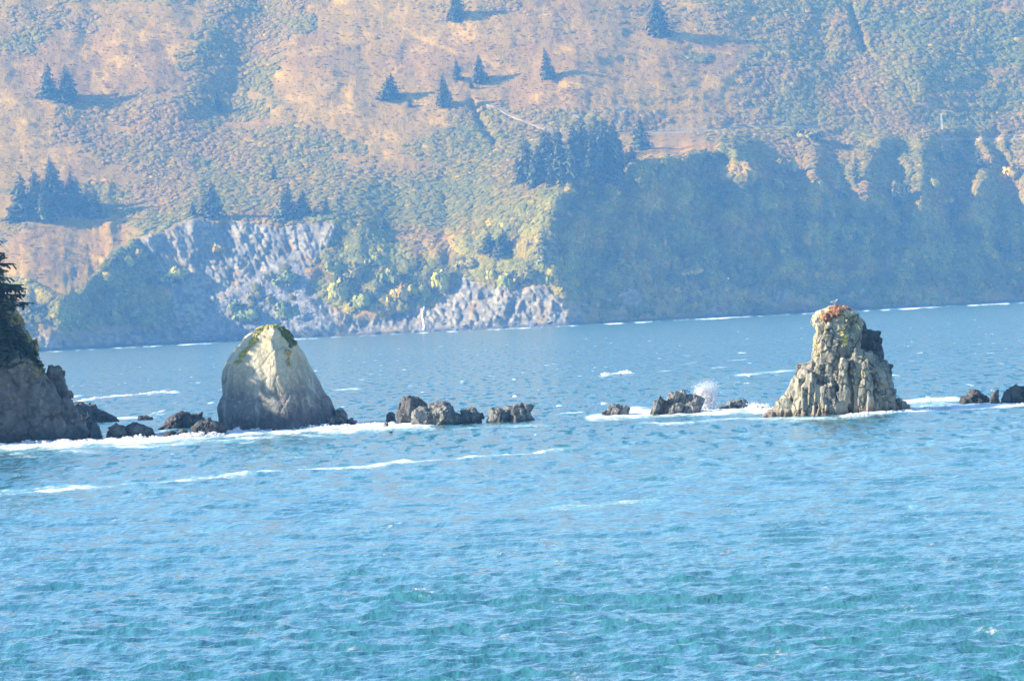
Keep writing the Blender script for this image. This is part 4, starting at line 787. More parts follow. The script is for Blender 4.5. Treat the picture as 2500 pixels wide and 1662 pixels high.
# ------------------------------------------------------------------ broadleaf trees on the cliffs and slide
def leafy(seed, n=420, flat=.75, q=.14):
    """unit-radius crown of leaf clumps standing on z = 0"""
    r = np.random.default_rng(seed); V, F, NV = [], [], []
    lobes = [(r.normal(0, .34), r.normal(0, .34), r.uniform(.35, .95), r.uniform(.38, .62)) for _ in range(7)]
    for i in range(n):
        lx, ly, lz, lr = lobes[i % 7]; d = r.normal(0, 1, 3); d /= np.linalg.norm(d)
        if d[2] < -.5: d[2] *= -1
        p = np.array((lx, ly, lz * flat)) + d * lr * r.uniform(.55, 1.05) * np.array((1, 1, flat)); p[2] = max(p[2], .03)
        nrm = d + r.normal(0, .55, 3); nrm /= np.linalg.norm(nrm); a = np.cross(nrm, r.normal(0, 1, 3)); a /= np.linalg.norm(a); b = np.cross(nrm, a)
        s = q * r.uniform(.6, 1.35); k = len(V); NV += [d + .5 * (p - np.array((0, 0, .2))) + r.normal(0, .16, 3)] * 4
        V += [p - a * s - b * s * .6, p + a * s * .9 - b * s * .7, p + a * s * .8 + b * s, p - a * s * .7 + b * s * .8]; F.append((k, k + 1, k + 2, k + 3))
    V = np.array(V); NN = np.array(NV); return set_normals(new_mesh('crown', V, outward(V, F, NN), False), NN)
CROWNS = [leafy(300 + i) for i in range(5)]
V, F = [], []
tube(V, F, (0, 0, -.4), (.03, 0, .5), .07, .05)
for q in range(4): tube(V, F, (.03, 0, .35), (.4 * math.cos(q * 1.7), .4 * math.sin(q * 1.7), .85), .035, .012, 5)
ALDER_TRUNK = new_mesh('trunk', np.array(V), F, False)
M_LEAF = {k: leaf_mat('leaves_' + k, a, b, .3) for k, a, b in [('green', (.18, .19, .025), (.28, .27, .03)), ('lime', (.30, .28, .025), (.42, .37, .03)), ('gold', (.48, .31, .03), (.58, .38, .04)), ('olive', (.22, .18, .03), (.30, .23, .04)), ('blue', (.15, .18, .05), (.23, .25, .06))]}
for i, (px, py, w_, h_, c_, lab) in enumerate([
    (1083, 712, 25, 66, 'lime', 'upright pale green alder above the lit rock headland'), (1025, 735, 28, 60, 'lime', 'yellow green alder left of the upright pale green one'), (985, 740, 26, 56, 'gold', 'golden alder on the lit cliff above the waterfall'), (950, 705, 30, 60, 'green', 'green alder beneath the scar edge on the lit cliff'),
    (880, 760, 34, 60, 'green', 'big green alder low on the lit cliff right of the rubble'), (835, 740, 30, 70, 'lime', 'yellow green alder at the right rim of the slide rubble'), (815, 680, 28, 60, 'green', 'green alder high at the right rim of the slide'), (870, 690, 28, 48, 'olive', 'olive alder in the middle of the lit cliff'), (915, 660, 28, 44, 'green', 'green alder under the right end of the scar'), (1140, 660, 34, 40, 'olive', 'olive alder over the left of the lit rock headland'),
    (1245, 712, 30, 56, 'green', 'green alder growing down onto the lit rock headland'), (1205, 690, 28, 42, 'lime', 'yellow green alder left of the green one on the headland'), (1290, 690, 26, 42, 'olive', 'olive alder right of the green one on the headland'), (1350, 700, 22, 40, 'green', 'small green alder at the tip of the headland'), (600, 790, 36, 50, 'blue', 'largest rounded bush on the slide rubble'), (575, 770, 22, 40, 'blue', 'bush joined to the left of the largest bush on the rubble'), (690, 785, 24, 66, 'blue', 'tall bush right of the largest bush on the rubble'), (702, 700, 30, 44, 'blue', 'rounded bush at the head of the rubble'), (655, 690, 22, 30, 'olive', 'small bush at the head of the rubble, left of the rounded one'), (620, 735, 20, 34, 'olive', 'bush just above the largest bush on the rubble'), (660, 742, 15, 22, 'olive', 'little bush between the two tall bushes on the rubble'), (722, 770, 12, 18, 'blue', 'little bush right of the tall bush on the rubble'),
    (430, 690, 36, 44, 'lime', 'yellow green alder clump on the left wall of the slide'), (530, 622, 22, 30, 'gold', 'golden bush on the rock wall under the scar'), (300, 660, 30, 50, 'green', 'green alder at the top of the shaded left cliff'), (345, 640, 26, 40, 'olive', 'olive alder left of the slide wall'), (260, 790, 34, 40, 'lime', 'sunlit alder on a knob in the shaded left cliff'), (290, 740, 24, 46, 'green', 'green alder above the knob in the shaded left cliff'), (365, 770, 14, 18, 'lime', 'little sunlit alder in the shade left of the rubble'),
    (1915, 430, 34, 60, 'olive', 'big sunlit alder on the left rib of the right cliff'), (1900, 470, 24, 40, 'lime', 'yellow green alder at the foot of the left rib'), (1990, 460, 16, 26, 'lime', 'small bright alder between two ribs of the right cliff'), (2190, 490, 26, 56, 'olive', 'sunlit alder on the middle rib of the right cliff'), (2280, 465, 20, 36, 'lime', 'alder left of the pale boulders on the right cliff'), (2310, 500, 18, 28, 'gold', 'golden bush beside the pale boulders on the right cliff'), (1985, 345, 40, 34, 'olive', 'olive alder clump under the track on the right'), (1680, 676, 26, 26, 'gold', 'golden bush low on the shaded cliff'), (1640, 720, 22, 24, 'gold', 'brownish bush on the ledge low on the shaded cliff'), (1905, 622, 16, 18, 'gold', 'lone golden bush in the middle of the shaded cliff'), (2480, 440, 40, 50, 'gold', 'brown gold alder clump at the right edge')]):
    p = land(px, py)[0]; s = K * p[1]
    e = link('alder_tree', None, label=lab, cat='tree', group='alders and bushes on the far cliffs'); e.location = p; e.rotation_euler = (0, 0, i * 1.3); e.scale = (w_ * s, w_ * s, h_ * s * .8)
    cm = CROWNS[i % 5].copy(); cm.materials.clear(); cm.materials.append(M_LEAF[c_]); link('trunk', ALDER_TRUNK, M_BARK, e); link('crown', cm, None, e)

# ------------------------------------------------------------------ shrubs, grass tussocks and slide stones (nobody could count them)
def scatter(name, kinds, P, rot, scl, idx, tint, mat, label):
    col = bpy.data.collections.new(name + '_kinds')
    for i, me in enumerate(kinds):
        m2 = me.copy(); m2.materials.clear(); m2.materials.append(mat); col.objects.link(bpy.data.objects.new('%s_kind_%02d' % (name, i), m2))
    me = new_mesh(name, P, []); n = len(P)
    me.attributes.new('rot', 'FLOAT_VECTOR', 'POINT').data.foreach_set('vector', np.asarray(rot, np.float32).ravel())
    me.attributes.new('scl', 'FLOAT_VECTOR', 'POINT').data.foreach_set('vector', np.asarray(scl, np.float32).ravel())
    me.attributes.new('idx', 'INT', 'POINT').data.foreach_set('value', np.asarray(idx, np.int32))
    me.attributes.new('tint', 'FLOAT_VECTOR', 'POINT').data.foreach_set('vector', np.asarray(tint, np.float32).ravel())
    ng = bpy.data.node_groups.new(name, 'GeometryNodeTree')
    ng.interface.new_socket('Geometry', in_out='INPUT', socket_type='NodeSocketGeometry'); ng.interface.new_socket('Geometry', in_out='OUTPUT', socket_type='NodeSocketGeometry')
    N_ = ng.nodes; gi, go = N_.new('NodeGroupInput'), N_.new('NodeGroupOutput'); ip = N_.new('GeometryNodeInstanceOnPoints'); ci = N_.new('GeometryNodeCollectionInfo')
    ci.inputs['Collection'].default_value = col; ci.inputs['Separate Children'].default_value = True; ci.inputs['Reset Children'].default_value = True; ip.inputs['Pick Instance'].default_value = True
    def na(nm, ty): q = N_.new('GeometryNodeInputNamedAttribute'); q.data_type = ty; q.inputs['Name'].default_value = nm; return q.outputs['Attribute']
    lk = ng.links.new
    lk(gi.outputs[0], ip.inputs['Points']); lk(ci.outputs[0], ip.inputs['Instance']); lk(na('idx', 'INT'), ip.inputs['Instance Index']); lk(na('rot', 'FLOAT_VECTOR'), ip.inputs['Rotation']); lk(na('scl', 'FLOAT_VECTOR'), ip.inputs['Scale']); lk(ip.outputs[0], go.inputs[0])
    o = link(name, me, mat, kind='stuff', label=label); o.modifiers.new('scatter', 'NODES').node_group = ng; return o
def tint_mat(name, scale):
    t = NT(name); c = t.mix(1.0, t.attr('tint', 'INSTANCER', 'Vector'), t.mix(t.ramp(t.noise(scale, 3), .3, .7), (.72, .72, .72), (1.28, 1.28, 1.25)), 'MULTIPLY'); t.done(c, .9, t.bump(t.noise(scale * 1.6, 4, .65), .9, .8), .15)
    tl = t.n('BsdfTranslucent'); mx = t.n('MixShader'); mx.inputs[0].default_value = .3; t.l(c, tl.inputs[0]); t.l(t.p.outputs[0], mx.inputs[1]); t.l(tl.outputs[0], mx.inputs[2]); t.l(mx.outputs[0], t.out.inputs['Surface']); return t.m
sr = np.random.default_rng(77)
def pick_points(n, dens):
    px = sr.uniform(-130, 2640, n); py = sr.uniform(-120, 850, n)
    ok = py < np.interp(px, XC, YW) - 8; px, py = px[ok], py[ok]
    keep = sr.random(len(px)) < dens(px, py); return px[keep], py[keep]
SHV = np.clip(sh, -1, 1.5); CL = cliff
qx, qy = pick_points(150000, lambda x, y: np.clip(field(shrubby, x, y) ** 1.6 * (.75 + .25 * np.clip(field(SHV, x, y), 0, 1)), 0.004, 1) * (1 - field(m_rock * cliff, x, y) * .97))
P = land(qx, qy); n = len(P)
sv, cl = field(SHV, qx, qy), field(CL, qx, qy)
patchn = fbm(qx / 90, qy / 45, seed=81, octv=3); size = np.minimum(1.25 * sr.lognormal(0, .45, n) * (.75 + .5 * np.clip(sv, 0, 1)) * (1 + .45 * cl) * (1 + .4 * patchn), 2.5)
scl = np.stack([size * sr.uniform(1.0, 1.7, n), size * sr.uniform(.9, 1.5, n), size * sr.uniform(.32, .6, n) * (1 + .5 * cl)], -1)
PAL = np.array([(.25, .20, .015), (.31, .215, .015), (.35, .205, .035), (.32, .20, .03), (.20, .185, .02), (.46, .29, .02)])
cnoise = fbm(qx / 130, qy / 60, seed=82, octv=4) + .14 * sr.normal(0, 1, n)
greenness = .5 * blob(qx, qy, 2250, 150, 330, 160) + .4 * blob(qx, qy, 1100, 480, 280, 90) + .5 * cl - .35 * blob(qx, qy, 400, 320, 350, 70) - .3 * blob(qx, qy, 100, 560, 160, 40)
ci_ = np.select([cnoise + greenness > .55, cnoise + greenness > .25, cnoise + greenness > .05, cnoise + greenness > -.3], [4, 0, 1, 3], 2); ci_ = np.where(sr.random(n) < .025, 5, ci_)
tint = PAL[ci_] * sr.uniform(.85, 1.18, (n, 1)) * (1 + .75 * cl * fbm(qx / 34, qy / 38, seed=85, octv=3))[:, None]
def lump(seed):
    r = np.random.default_rng(seed); bm = bmesh.new(); bmesh.ops.create_icosphere(bm, subdivisions=3, radius=1.0)
    V = np.array([v.co[:] for v in bm.verts]); F = np.array([[v.index for v in f.verts] for f in bm.faces]); bm.free(); o = r.uniform(0, 50, 3)
    d = 1 + .34 * noise(V[:, 0] * 1.6 + o[0], V[:, 1] * 1.6 + o[1], V[:, 2] * 1.6 + o[2], seed=seed) + .22 * noise(V[:, 0] * 4 + o[1], V[:, 1] * 4 + o[2], V[:, 2] * 4 + o[0], seed=seed + 1) + r.normal(0, .05, len(V))
    V = V * d[:, None]; V[:, 2] = np.maximum(V[:, 2] + .25, -.25); return new_mesh('bush', V, F, True)
BUSH = [lump(400 + i) for i in range(9)]
scatter('shrub_thicket', BUSH, P, lean(qx, qy), scl * np.where(sr.random((n, 1)) < .5, np.array((1, 1, 1)), np.array((-1, -1, 1))), sr.integers(0, 9, n), tint, tint_mat('shrub_leaves', .6), 'grey green and olive alder thicket covering the slopes')
# tussocks
def tussock(seed):
    r = np.random.default_rng(seed); V, F = [], []
    for i in range(16):
        a = r.uniform(0, 6.28); d = np.array((math.cos(a), math.sin(a), 0)); o = d * r.uniform(0, .5); sd = np.array((-d[1], d[0], 0)) * .28; tip = o + d * r.uniform(.2, .6) + np.array((0, 0, r.uniform(.5, 1.))); k = len(V)
        V += [o - sd, o + sd, tip + sd * .4, tip - sd * .4]; F.append((k, k + 1, k + 2, k + 3))
    V = np.array(V); NN = V * .5 + np.array((0, -.35, 1.)); return set_normals(new_mesh('tuft', V, outward(V, F, NN), False), NN)
gx, gy = pick_points(24000, lambda x, y: np.clip(1 - field(shrubby, x, y) * 1.3, 0, 1) * (1 - field(cliff, x, y)) * (1 - field(trk, x, y)))
P = land(gx, gy); n = len(P); base = field(C, gx, gy); s = sr.uniform(.45, 1.25, n)
scatter('grass_tussocks', [tussock(i) for i in range(4)], P, np.stack([np.zeros(n), np.zeros(n), sr.uniform(0, 6.28, n)], -1), np.stack([s * 1.5, s * 1.5, s * .5], -1), sr.integers(0, 4, n), base * sr.uniform(.85, 1.2, (n, 1)), tint_mat('dry_tussock', .4), 'dry tan and rust grass tussocks on the hillside')
# rubble
def stone(seed, flat=.7):
    r = np.random.default_rng(seed); bm = bmesh.new()
    for p in r.normal(0, 1, (14, 3)): q = p / np.linalg.norm(p) * r.uniform(.75, 1.1); bm.verts.new((q[0], q[1] * .9, q[2] * flat))
    bmesh.ops.convex_hull(bm, input=bm.verts[:])
    for v in [v for v in bm.verts if not v.link_faces]: bm.verts.remove(v)
    me = bpy.data.meshes.new('stone'); bm.to_mesh(me); bm.free(); return me
STONES = [stone(500 + i, f) for i, f in enumerate((.6, .75, .5, .85, .65, .7))]
rx, ry = pick_points(60000, lambda x, y: np.clip(field(m_scree, x, y) * .55 + field(m_rock * cliff, x, y) * .05 + .35 * sstep(26, 8, np.interp(x, XC, YW) - y) * (x < 1420), 0, 1) * (1 - field((m_talveg > .4).astype(float), x, y)))
P = land(rx, ry); n = len(P); s = np.minimum(.28 * sr.pareto(2.2, n) + .45, 2.6)
scatter('slide_rubble', STONES, P, sr.uniform(0, 6.28, (n, 3)), np.stack([s * sr.uniform(.8, 1.5, n), s, s], -1), sr.integers(0, 6, n), np.array((.20, .19, .17)) * sr.uniform(.5, 1.7, (n, 1)), tint_mat('rubble_stone', .5), 'grey broken stones of the slide and the shore')
M_BOULDER = rock_material('far_boulder', (.12, .12, .12), (.23, .23, .225), (.36, .36, .34), .8, scale=.35)
B_SPOTS = [(470, 828, 12), (500, 838, 10), (525, 815, 13), (545, 842, 14), (575, 830, 16), (590, 805, 12), (610, 838, 11), (450, 846, 12), (430, 838, 11), (405, 846, 13), (700, 812, 22), (725, 828, 13), (745, 800, 14), (760, 832, 18), (775, 812, 12), (800, 826, 13), (858, 806, 17), (890, 824, 14), (920, 812, 15), (940, 826, 14), (965, 812, 17), (985, 822, 13), (1010, 810, 16), (1060, 808, 15), (1085, 790, 14), (1110, 806, 13), (1135, 795, 15), (1160, 803, 12), (1190, 793, 13), (1225, 800, 12), (1255, 790, 16), (1300, 793, 18), (1340, 786, 20), (640, 775, 10), (555, 795, 11), (510, 790, 10), (370, 838, 11), (330, 845, 12), (345, 812, 20), (380, 790, 14)]
for i, (px, py, w_) in enumerate(B_SPOTS):
    p = land(px, py)[0]; s = w_ * K * p[1] * .55; src = STONES[i % 6]
    if not src.materials: src.materials.append(M_BOULDER)
    o = link('shore_boulder', src, None, label='grey angular boulder lying at the foot of the far cliffs', cat='boulder', group='boulders along the far shore'); o.location = p; o.scale = (s * 1.25, s, s * .95); o.rotation_euler = (.3 * math.sin(i), .4 * math.cos(2 * i), i * 2.1)
for i, (px, py, w_) in enumerate([(2250, 485, 12), (2266, 492, 9), (2255, 525, 13), (2302, 545, 8), (2236, 500, 7)]):
    p = land(px, py)[0]; s = w_ * K * p[1] * .6
    o = link('cliff_boulder', STONES[i], None, label='pale boulder in the sunlit patch on the right cliff', cat='boulder', group='pale boulders on the right cliff'); o.location = p; o.scale = (s, s, s * .9); o.rotation_euler = (i, .4, i * 2)
# ------------------------------------------------------------------ tracks, waterfall, mast, car, birds, splash
def draped(path, w, lift=.35, n=60):
    p = np.array(path, float); s = np.concatenate([[0], np.cumsum(np.hypot(*np.diff(p, axis=0).T))]); u = np.linspace(0, s[-1], n)
    P = land(np.interp(u, s, p[:, 0]), np.interp(u, s, p[:, 1])); T = np.gradient(P, axis=0); T[:, 2] = 0; T /= np.linalg.norm(T, axis=1)[:, None] + 1e-9; S = np.stack([T[:, 1], -T[:, 0], 0 * T[:, 0]], -1)
    A, B = P - S * w / 2, P + S * w / 2; z = P[:, 2] + lift; A[:, 2] = z; B[:, 2] = z
    V = np.concatenate([A, B, A - (0, 0, 2.), B - (0, 0, 2.)]); i = np.arange(n - 1)
    F = np.concatenate([np.stack(q, -1) for q in ((i, i + 1, n + i + 1, n + i), (2 * n + i, 2 * n + i + 1, i + 1, i), (n + i, n + i + 1, 3 * n + i + 1, 3 * n + i))]); return new_mesh('path', V, F)
M_TRACK = lump_of('gravel_track', .6, (.24, .19, .11), (.36, .28, .17))
for p, w in zip(TRACKS, (3, 3, 3, 2.4, 3)): link('path', draped(p, w), M_TRACK, kind='structure')
# waterfall on the far cliff
t = NT('white_water'); M_WHITE = t.done(t.mix(t.noise(2.), (.75, .78, .8), (.9, .9, .9)), .6)
fp = np.array([(1037, 732), (1036, 745), (1033, 760), (1031, 772), (1034, 784), (1036, 796), (1035, 806)], float); u = np.linspace(0, 6, 40); fx, fy = np.interp(u, range(7), fp[:, 0]) + .8 * np.sin(u * 5), np.interp(u, range(7), fp[:, 1])
Pm = land(fx, fy) + np.array((0, -1.0, .3)); ww = .45 + .5 * (u / 6) + .2 * np.sin(u * 9); V, F = [], []
for i in range(39): tube(V, F, Pm[i], Pm[i + 1] + (0, 0, -.05), ww[i], ww[i + 1], 6)
link('waterfall', new_mesh('waterfall', np.array(V), F), M_WHITE, label='thin white waterfall down the far cliff left of the lit headland', cat='waterfall')
# lattice mast
p = land(2300, 318)[0]; hm_ = 41 * K * p[1]; mast = link('lattice_mast', None, label='pale lattice mast standing among shrubs beside the right track', cat='mast'); mast.location = p
M_MAST = lump_of('galvanised_steel', 1, (.55, .55, .55), (.7, .7, .7), .5)
def kidm(name, V, F, mat, par, **kw): return link(name, new_mesh(name, np.array(V), F, False), mat, par, **kw)
for sx, sy in ((-1, -1), (1, -1), (1, 1), (-1, 1)):
    V, F = [], []; tube(V, F, (sx * .75, sy * .75, -1), (sx * .3, sy * .3, hm_), .13, .09); kidm('leg', V, F, M_MAST, mast)
for j in range(7):
    z = hm_ * j / 7; a, b = .75 - .45 * j / 7, .75 - .45 * (j + 1) / 7; V, F = [], []
    for (x0, y0), (x1, y1) in (((-1, -1), (1, -1)), ((1, -1), (1, 1)), ((1, 1), (-1, 1)), ((-1, 1), (-1, -1))):
        tube(V, F, (x0 * a, y0 * a, z), (x1 * b, y1 * b, z + hm_ / 7), .06, .06, 4); tube(V, F, (x0 * a, y0 * a, z + .1), (x1 * a, y1 * a, z + .1), .05, .05, 4)
    kidm('bracing', V, F, M_MAST, mast)
V, F = [], []; tube(V, F, (-.8, 0, hm_ * .95), (.8, 0, hm_ * .95), .1, .1); tube(V, F, (0, 0, hm_), (0, 0, hm_ + 1.5), .06, .04); kidm('antenna', V, F, M_MAST, mast)
# parked car on the track
p = land(1818, 310)[0]; car = link('parked_car', None, label='dark car parked on the far track at the cliff top', cat='car'); car.location = (p[0], p[1] - .5, p[2] + .35); car.rotation_euler = (0, 0, .1)
def prism(prof, w, inset=0.):
    n_ = len(prof); V = [(x, s * (w / 2 - (inset if z > .9 else 0)), z) for s in (-1, 1) for x, z in prof]
    return V, [tuple(range(n_ - 1, -1, -1)), tuple(range(n_, 2 * n_))] + [(i, (i + 1) % n_, n_ + (i + 1) % n_, n_ + i) for i in range(n_)]
M_CAR = lump_of('dark_car_paint', 1, (.03, .035, .05), (.05, .055, .07), .3); M_GLASS = lump_of('car_glass', 1, (.10, .12, .14), (.16, .18, .2), .1); M_TYRE = lump_of('tyre_rubber', 1, (.02, .02, .02), (.03, .03, .03)); M_RIM = lump_of('wheel_rim', 1, (.5, .5, .5), (.6, .6, .6), .4)
kidm('body', *prism([(-2.3, .35), (2.3, .35), (2.35, .8), (2.2, 1.0), (1.2, 1.08), (-2.1, 1.1), (-2.3, .9)], 1.8), M_CAR, car)
kidm('cabin', *prism([(1.1, 1.08), (.45, 1.65), (-1.6, 1.68), (-2.05, 1.1)], 1.62, .1), M_GLASS, car); kidm('roof', *prism([(.5, 1.66), (.4, 1.72), (-1.55, 1.75), (-1.65, 1.68)], 1.5), M_CAR, car)
for x in (-1.4, 1.4):
    for y in (-.82, .82):
        V, F = [], []; tube(V, F, (x, y - .11, .34), (x, y + .11, .34), .34, .34, 14); wh = kidm('wheel', V, F, M_TYRE, car); V, F = [], []; tube(V, F, (x, y - .125, .34), (x, y + .125, .34), .2, .2, 10); kidm('rim', V, F, M_RIM, wh)
for y in (-.65, .65): V, F = prism([(2.25, .72), (2.37, .72), (2.36, .88), (2.24, .9)], .3); kidm('headlight', [(a, b + y, c) for a, b, c in V], F, M_WHITE, car)
# gulls
M_GULLW = lump_of('white_feathers', 4, (.78, .78, .77), (.86, .86, .85)); M_GULLG = lump_of('grey_feathers', 4, (.34, .36, .38), (.45, .46, .48)); M_BEAK = lump_of('yellow_beak', 4, (.6, .4, .05), (.65, .45, .08)); M_DUCK = lump_of('black_feathers', 4, (.015, .015, .018), (.04, .04, .04))
def body_of(prof, n=12):
    """turned body along x: (x, z, radius_y, radius_z)"""
    V, F = [], []
    for x, z, ry_, rz_ in prof:
        for i in range(n): a = 2 * math.pi * i / n; V.append((x, ry_ * math.cos(a), z + rz_ * math.sin(a)))
    m = len(prof)
    for j in range(m - 1):
        for i in range(n): F.append((j * n + i, j * n + (i + 1) % n, (j + 1) * n + (i + 1) % n, (j + 1) * n + i))
    F.append(tuple(range(n - 1, -1, -1))); F.append(tuple(range((m - 1) * n, m * n))); return V, F
def smooth_kid(name, V, F, mat, par): return link(name, new_mesh(name, np.array(V), F, True), mat, par)
top = max((v for v in (st_head.vertices[i].co for i in range(len(st_head.vertices))) if abs(to_px(np.array([v]))[0][0] - 2041) < 4), key=lambda v: v.z)
gull = link('gull', None, label='white gull perched on top of the columned stack', cat='bird'); gull.location = (top.x, top.y, top.z + .02); gull.rotation_euler = (0, 0, .35); gull.scale = (1.15,) * 3
smooth_kid('body', *body_of([(-.26, .20, .012, .008), (-.18, .21, .04, .03), (-.08, .225, .07, .065), (.03, .24, .085, .085), (.12, .27, .07, .08), (.17, .32, .045, .05), (.19, .36, .035, .04), (.215, .385, .042, .042), (.25, .39, .035, .035), (.275, .385, .012, .012)]), M_GULLW, gull)
for s in (-1, 1):
    smooth_kid('wing', *body_of([(-.33, .22, .005, .01), (-.2, .235, .018, .04), (-.05, .25, .022, .06), (.06, .26, .018, .05), (.11, .27, .005, .02)]), M_GULLG, gull).location = (0, s * .07, .01)
    V, F = [], []; tube(V, F, (.02, s * .03, 0), (.0, s * .03, .17), .008, .008); kidm('leg', V, F, M_BEAK, gull)
V, F = [], []; tube(V, F, (.27, 0, .385), (.33, 0, .37), .012, .004); kidm('beak', V, F, M_BEAK, gull)
def flying(px, py, D, rz, flap, label):
    g = link('gull', None, label=label, cat='bird', group='gulls in flight'); g.location = at(np.array([px]), np.array([py]), np.array([D]))[0]; g.rotation_euler = (0, .1, rz)
    smooth_kid('body', *body_of([(-.28, 0, .03, .006), (-.2, 0, .04, .03), (-.05, 0, .07, .07), (.1, .01, .065, .07), (.2, .03, .045, .045), (.26, .04, .04, .04), (.3, .035, .012, .012)]), M_GULLW, g)
    for s in (-1, 1):
        V = [(.12, s * .04, .03), (-.1, s * .04, .03), (-.06, s * .35, .03 + .30 * flap), (.14, s * .35, .03 + .32 * flap), (-.2, s * .72, .03 + .18 * flap), (-.1, s * .74, .03 + .2 * flap)]; V += [(a, b, c - .02) for a, b, c in V]
        F = [(0, 1, 2, 3), (3, 2, 4, 5), (6, 9, 8, 7), (9, 11, 10, 8), (0, 3, 9, 6), (3, 5, 11, 9), (5, 4, 10, 11), (4, 2, 8, 10), (2, 1, 7, 8), (1, 0, 6, 7)]; kidm('wing', V, F, M_GULLW, g)
flying(928, 686, 1500, .3, 1., 'gull flying in front of the green alders on the lit cliff')
flying(1232, 700, 1400, 2.6, .6, 'gull flying in front of the lit rock headland')
flying(1778, 681, 1500, .2, .9, 'gull flying in front of the shaded cliff left of the columned stack')
flying(2433, 672, 1700, 1.5, 1., 'gull flying near the right edge before the shaded cliff')
dk = link('sea_duck', None, label='small dark bird swimming in front of the surf right of the egg-shaped stack', cat='bird'); dk.location = on_water(np.array([955.]), np.array([1057.]))[0] + np.array((0, 0, .05))
smooth_kid('body', *body_of([(-.24, .08, .01, .01), (-.15, .06, .07, .05), (0, .05, .1, .075), (.12, .06, .08, .07), (.16, .12, .035, .05), (.17, .19, .032, .035), (.2, .215, .04, .04), (.24, .21, .03, .03), (.27, .205, .01, .01)]), M_DUCK, dk)
V, F = [], []; tube(V, F, (.26, 0, .205), (.32, 0, .2), .014, .006); kidm('beak', V, F, M_BEAK, dk)
# breaking splash
def spray(name, px, pyb, wpx, hpx, n, label, seed, dmax=.10, core=0):
    r = np.random.default_rng(seed); D = depth_of(px, pyb) - .3; s = K * D; b = on_water(np.array([px]), np.array([pyb]))[0]
    tet = np.array([(1, 1, 1), (-1, -1, 1), (-1, 1, -1), (1, -1, -1)], float) / 1.73; tf = np.array([(0, 1, 2), (0, 3, 1), (0, 2, 3), (1, 3, 2)])
    nj = 22; jx, jl, jh = r.normal(0, .45, nj), r.normal(0, .38, nj), r.uniform(.45, 1.0, nj) ; jh[:3] = 1.0
    jet = r.integers(0, nj, n); h = r.beta(.85, 1.5, n); sp_ = .22 + .40 * h; hh = h * jh[jet] * (1 - .10 * np.abs(jl[jet]))
    P = np.stack([b[0] + (jx[jet] * (.75 + .1 * h) + jl[jet] * h * .55 + r.normal(0, 1, n) * sp_) * wpx * .36 * s + (hh * 5 - 1) * s, b[1] + r.normal(0, .4, n), b[2] - .1 + (hh + r.normal(0, .03, n)) * hpx * s], -1); P[:, 2] = np.maximum(P[:, 2], -.1)
    sz = np.clip((dmax * (1 - .75 * h)) * r.lognormal(0, .5, n), .010, .05 if core else .2)
    V = P[:, None] + tet[None] * sz[:, None, None] * np.array((1, 1, 1.25)); F = (tf[None] + 4 * np.arange(n)[:, None, None]).reshape(-1, 3)
    V = V.reshape(-1, 3)
    if core:                                              # solid white water at the foot of the burst
        hh = r.beta(1.1, 1.8, core) * .72; C0 = np.stack([b[0] + r.normal(0, .30 - .10 * hh, core) * wpx * s * .62, b[1] + r.normal(0, .25, core), b[2] - .1 + hh * hpx * s], -1); sc0 = r.uniform(.04, .10, core) * (1.15 - hh)
        q = C0[:, None] + CUSH_V[None] * sc0[:, None, None] * (1 + r.normal(0, .18, (core, len(CUSH_V), 1))) * np.array((1, 1, 1.5)); F = np.concatenate([F, (CUSH_F[None] + len(V) + len(CUSH_V) * np.arange(core)[:, None, None]).reshape(-1, 3)]); V = np.concatenate([V, q.reshape(-1, 3)])
    link(name, new_mesh(name, V, F, True), M_SPRAY, kind='stuff', label=label)
t = NT('spray'); tl = t.n('BsdfTranslucent'); df = t.n('BsdfDiffuse'); mx = t.n('MixShader'); tl.inputs[0].default_value = (.97, .97, .97, 1); df.inputs[0].default_value = (.95, .95, .95, 1)
t.l(df.outputs[0], mx.inputs[1]); t.l(tl.outputs[0], mx.inputs[2]); t.l(mx.outputs[0], t.out.inputs['Surface']); M_SPRAY = t.m
spray('wave_spray', 1722, 1004, 60, 88, 45000, 'tall white splash bursting between the spiky rock and the flat rock', 1, .034, 3000)
spray('wave_spray', 1852, 1000, 62, 20, 3000, 'low white spray left of the columned stack', 2, .10)
spray('wave_spray', 1838, 990, 22, 26, 160, 'thin spray above the surf left of the columned stack', 3, .03)
spray('wave_spray', 2270, 980, 100, 10, 2600, 'white surf crest between the columned stack and the dark rocks', 4, .10)
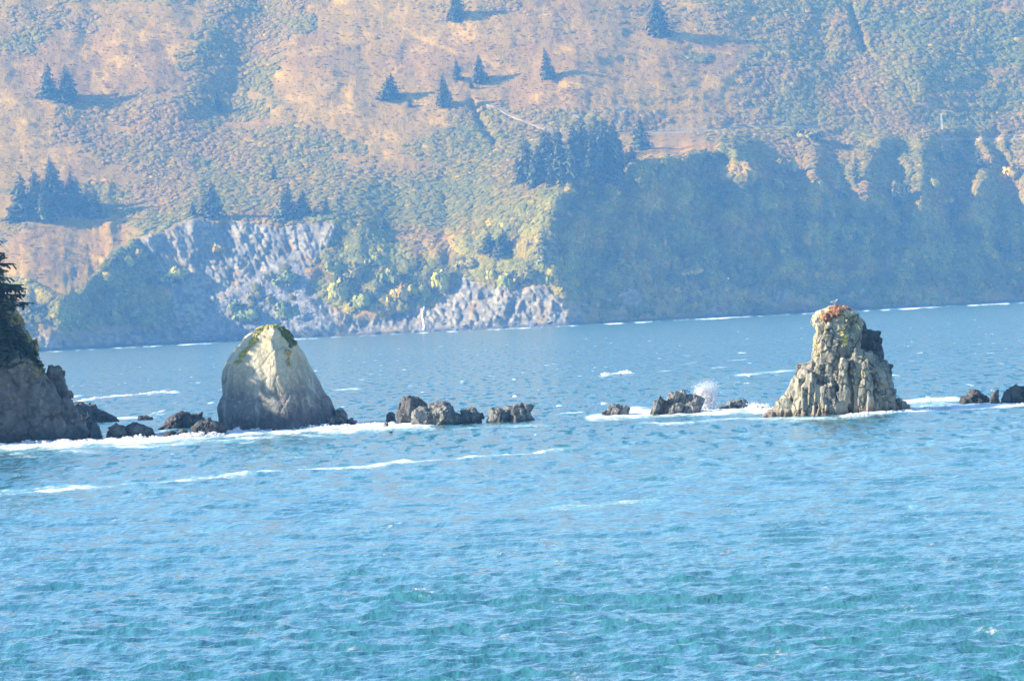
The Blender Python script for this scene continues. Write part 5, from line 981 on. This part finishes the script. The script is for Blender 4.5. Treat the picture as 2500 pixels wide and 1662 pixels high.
def surf(pts, n, hgt, label, seed):
    """broken white crest heaped along a line of surf"""
    r = np.random.default_rng(seed); p = np.array(pts, float); u = r.random(n); xx = p[0, 0] + (p[-1, 0] - p[0, 0]) * u; yy = np.interp(xx, p[:, 0], p[:, 1])
    W = on_water(xx, yy); cl_ = .5 + .5 * fbm(xx / 18, xx * 0, seed=seed, octv=3); h = r.beta(1, 2.4, n) * hgt * np.clip(cl_ * 1.3, .15, 1.3)
    P = W + np.stack([r.normal(0, .15, n), r.normal(0, .8, n), h], -1); sz = np.clip(r.lognormal(-2.5, .4, n), .03, .22)
    tet = np.array([(1, 1, 1), (-1, -1, 1), (-1, 1, -1), (1, -1, -1)], float) / 1.73; tf = np.array([(0, 1, 2), (0, 3, 1), (0, 2, 3), (1, 3, 2)])
    V = P[:, None] + tet[None] * sz[:, None, None] * np.array((1.6, 1.2, .8)); F = (tf[None] + 4 * np.arange(n)[:, None, None]).reshape(-1, 3)
    link('surf_foam', new_mesh('surf_foam', V.reshape(-1, 3), F, True), M_SPRAY, kind='stuff', label=label)
surf([(-100, 1096), (60, 1086), (200, 1081), (330, 1075), (450, 1070), (545, 1063), (600, 1055), (700, 1049), (800, 1045), (880, 1042), (960, 1039)], 12000, .5, 'white surf along the island and the egg-shaped stack', 11)
surf([(205, 976), (260, 971), (330, 966), (400, 959), (428, 957)], 3500, .45, 'white breaker beyond the low dark rocks', 12)
surf([(1470, 918), (1495, 915), (1545, 913)], 1400, .7, 'white breaker in open water beyond the middle rocks', 13)
surf([(1545, 1004), (1580, 1006), (1625, 1012), (1700, 1009), (1760, 1004), (1890, 1002)], 5000, .3, 'white surf under the splash', 14)
surf([(2060, 1017), (2150, 1010), (2230, 1003), (2330, 996), (2400, 992), (2510, 988)], 3500, .25, 'line of white surf in front of the right rocks', 15)
# ------------------------------------------------------------------ air
bm = bmesh.new(); bmesh.ops.create_cube(bm, size=1.0)
zt = max(float(TP[..., 2].max()), CAM_H) + 12
for v in bm.verts: v.co = Vector((v.co.x * 3000, 2550 + v.co.y * 5600, (zt - 12) / 2 + v.co.z * (zt + 12)))
me = bpy.data.meshes.new('haze'); bm.to_mesh(me); bm.free()
hm = bpy.data.materials.new('haze_air'); hm.use_nodes = True; hn = hm.node_tree.nodes; hn.clear()
ho = hn.new('ShaderNodeOutputMaterial'); pv = hn.new('ShaderNodeVolumePrincipled')
pv.inputs['Color'].default_value = (0.19, 0.47, 0.90, 1); pv.inputs['Absorption Color'].default_value = (1, 1, 1, 1)
pv.inputs['Density'].default_value = HAZE; pv.inputs['Anisotropy'].default_value = 0.0
hm.node_tree.links.new(pv.outputs[0], ho.inputs['Volume'])
link('haze', me, hm, kind='stuff', label='pale blue sea haze in the air')
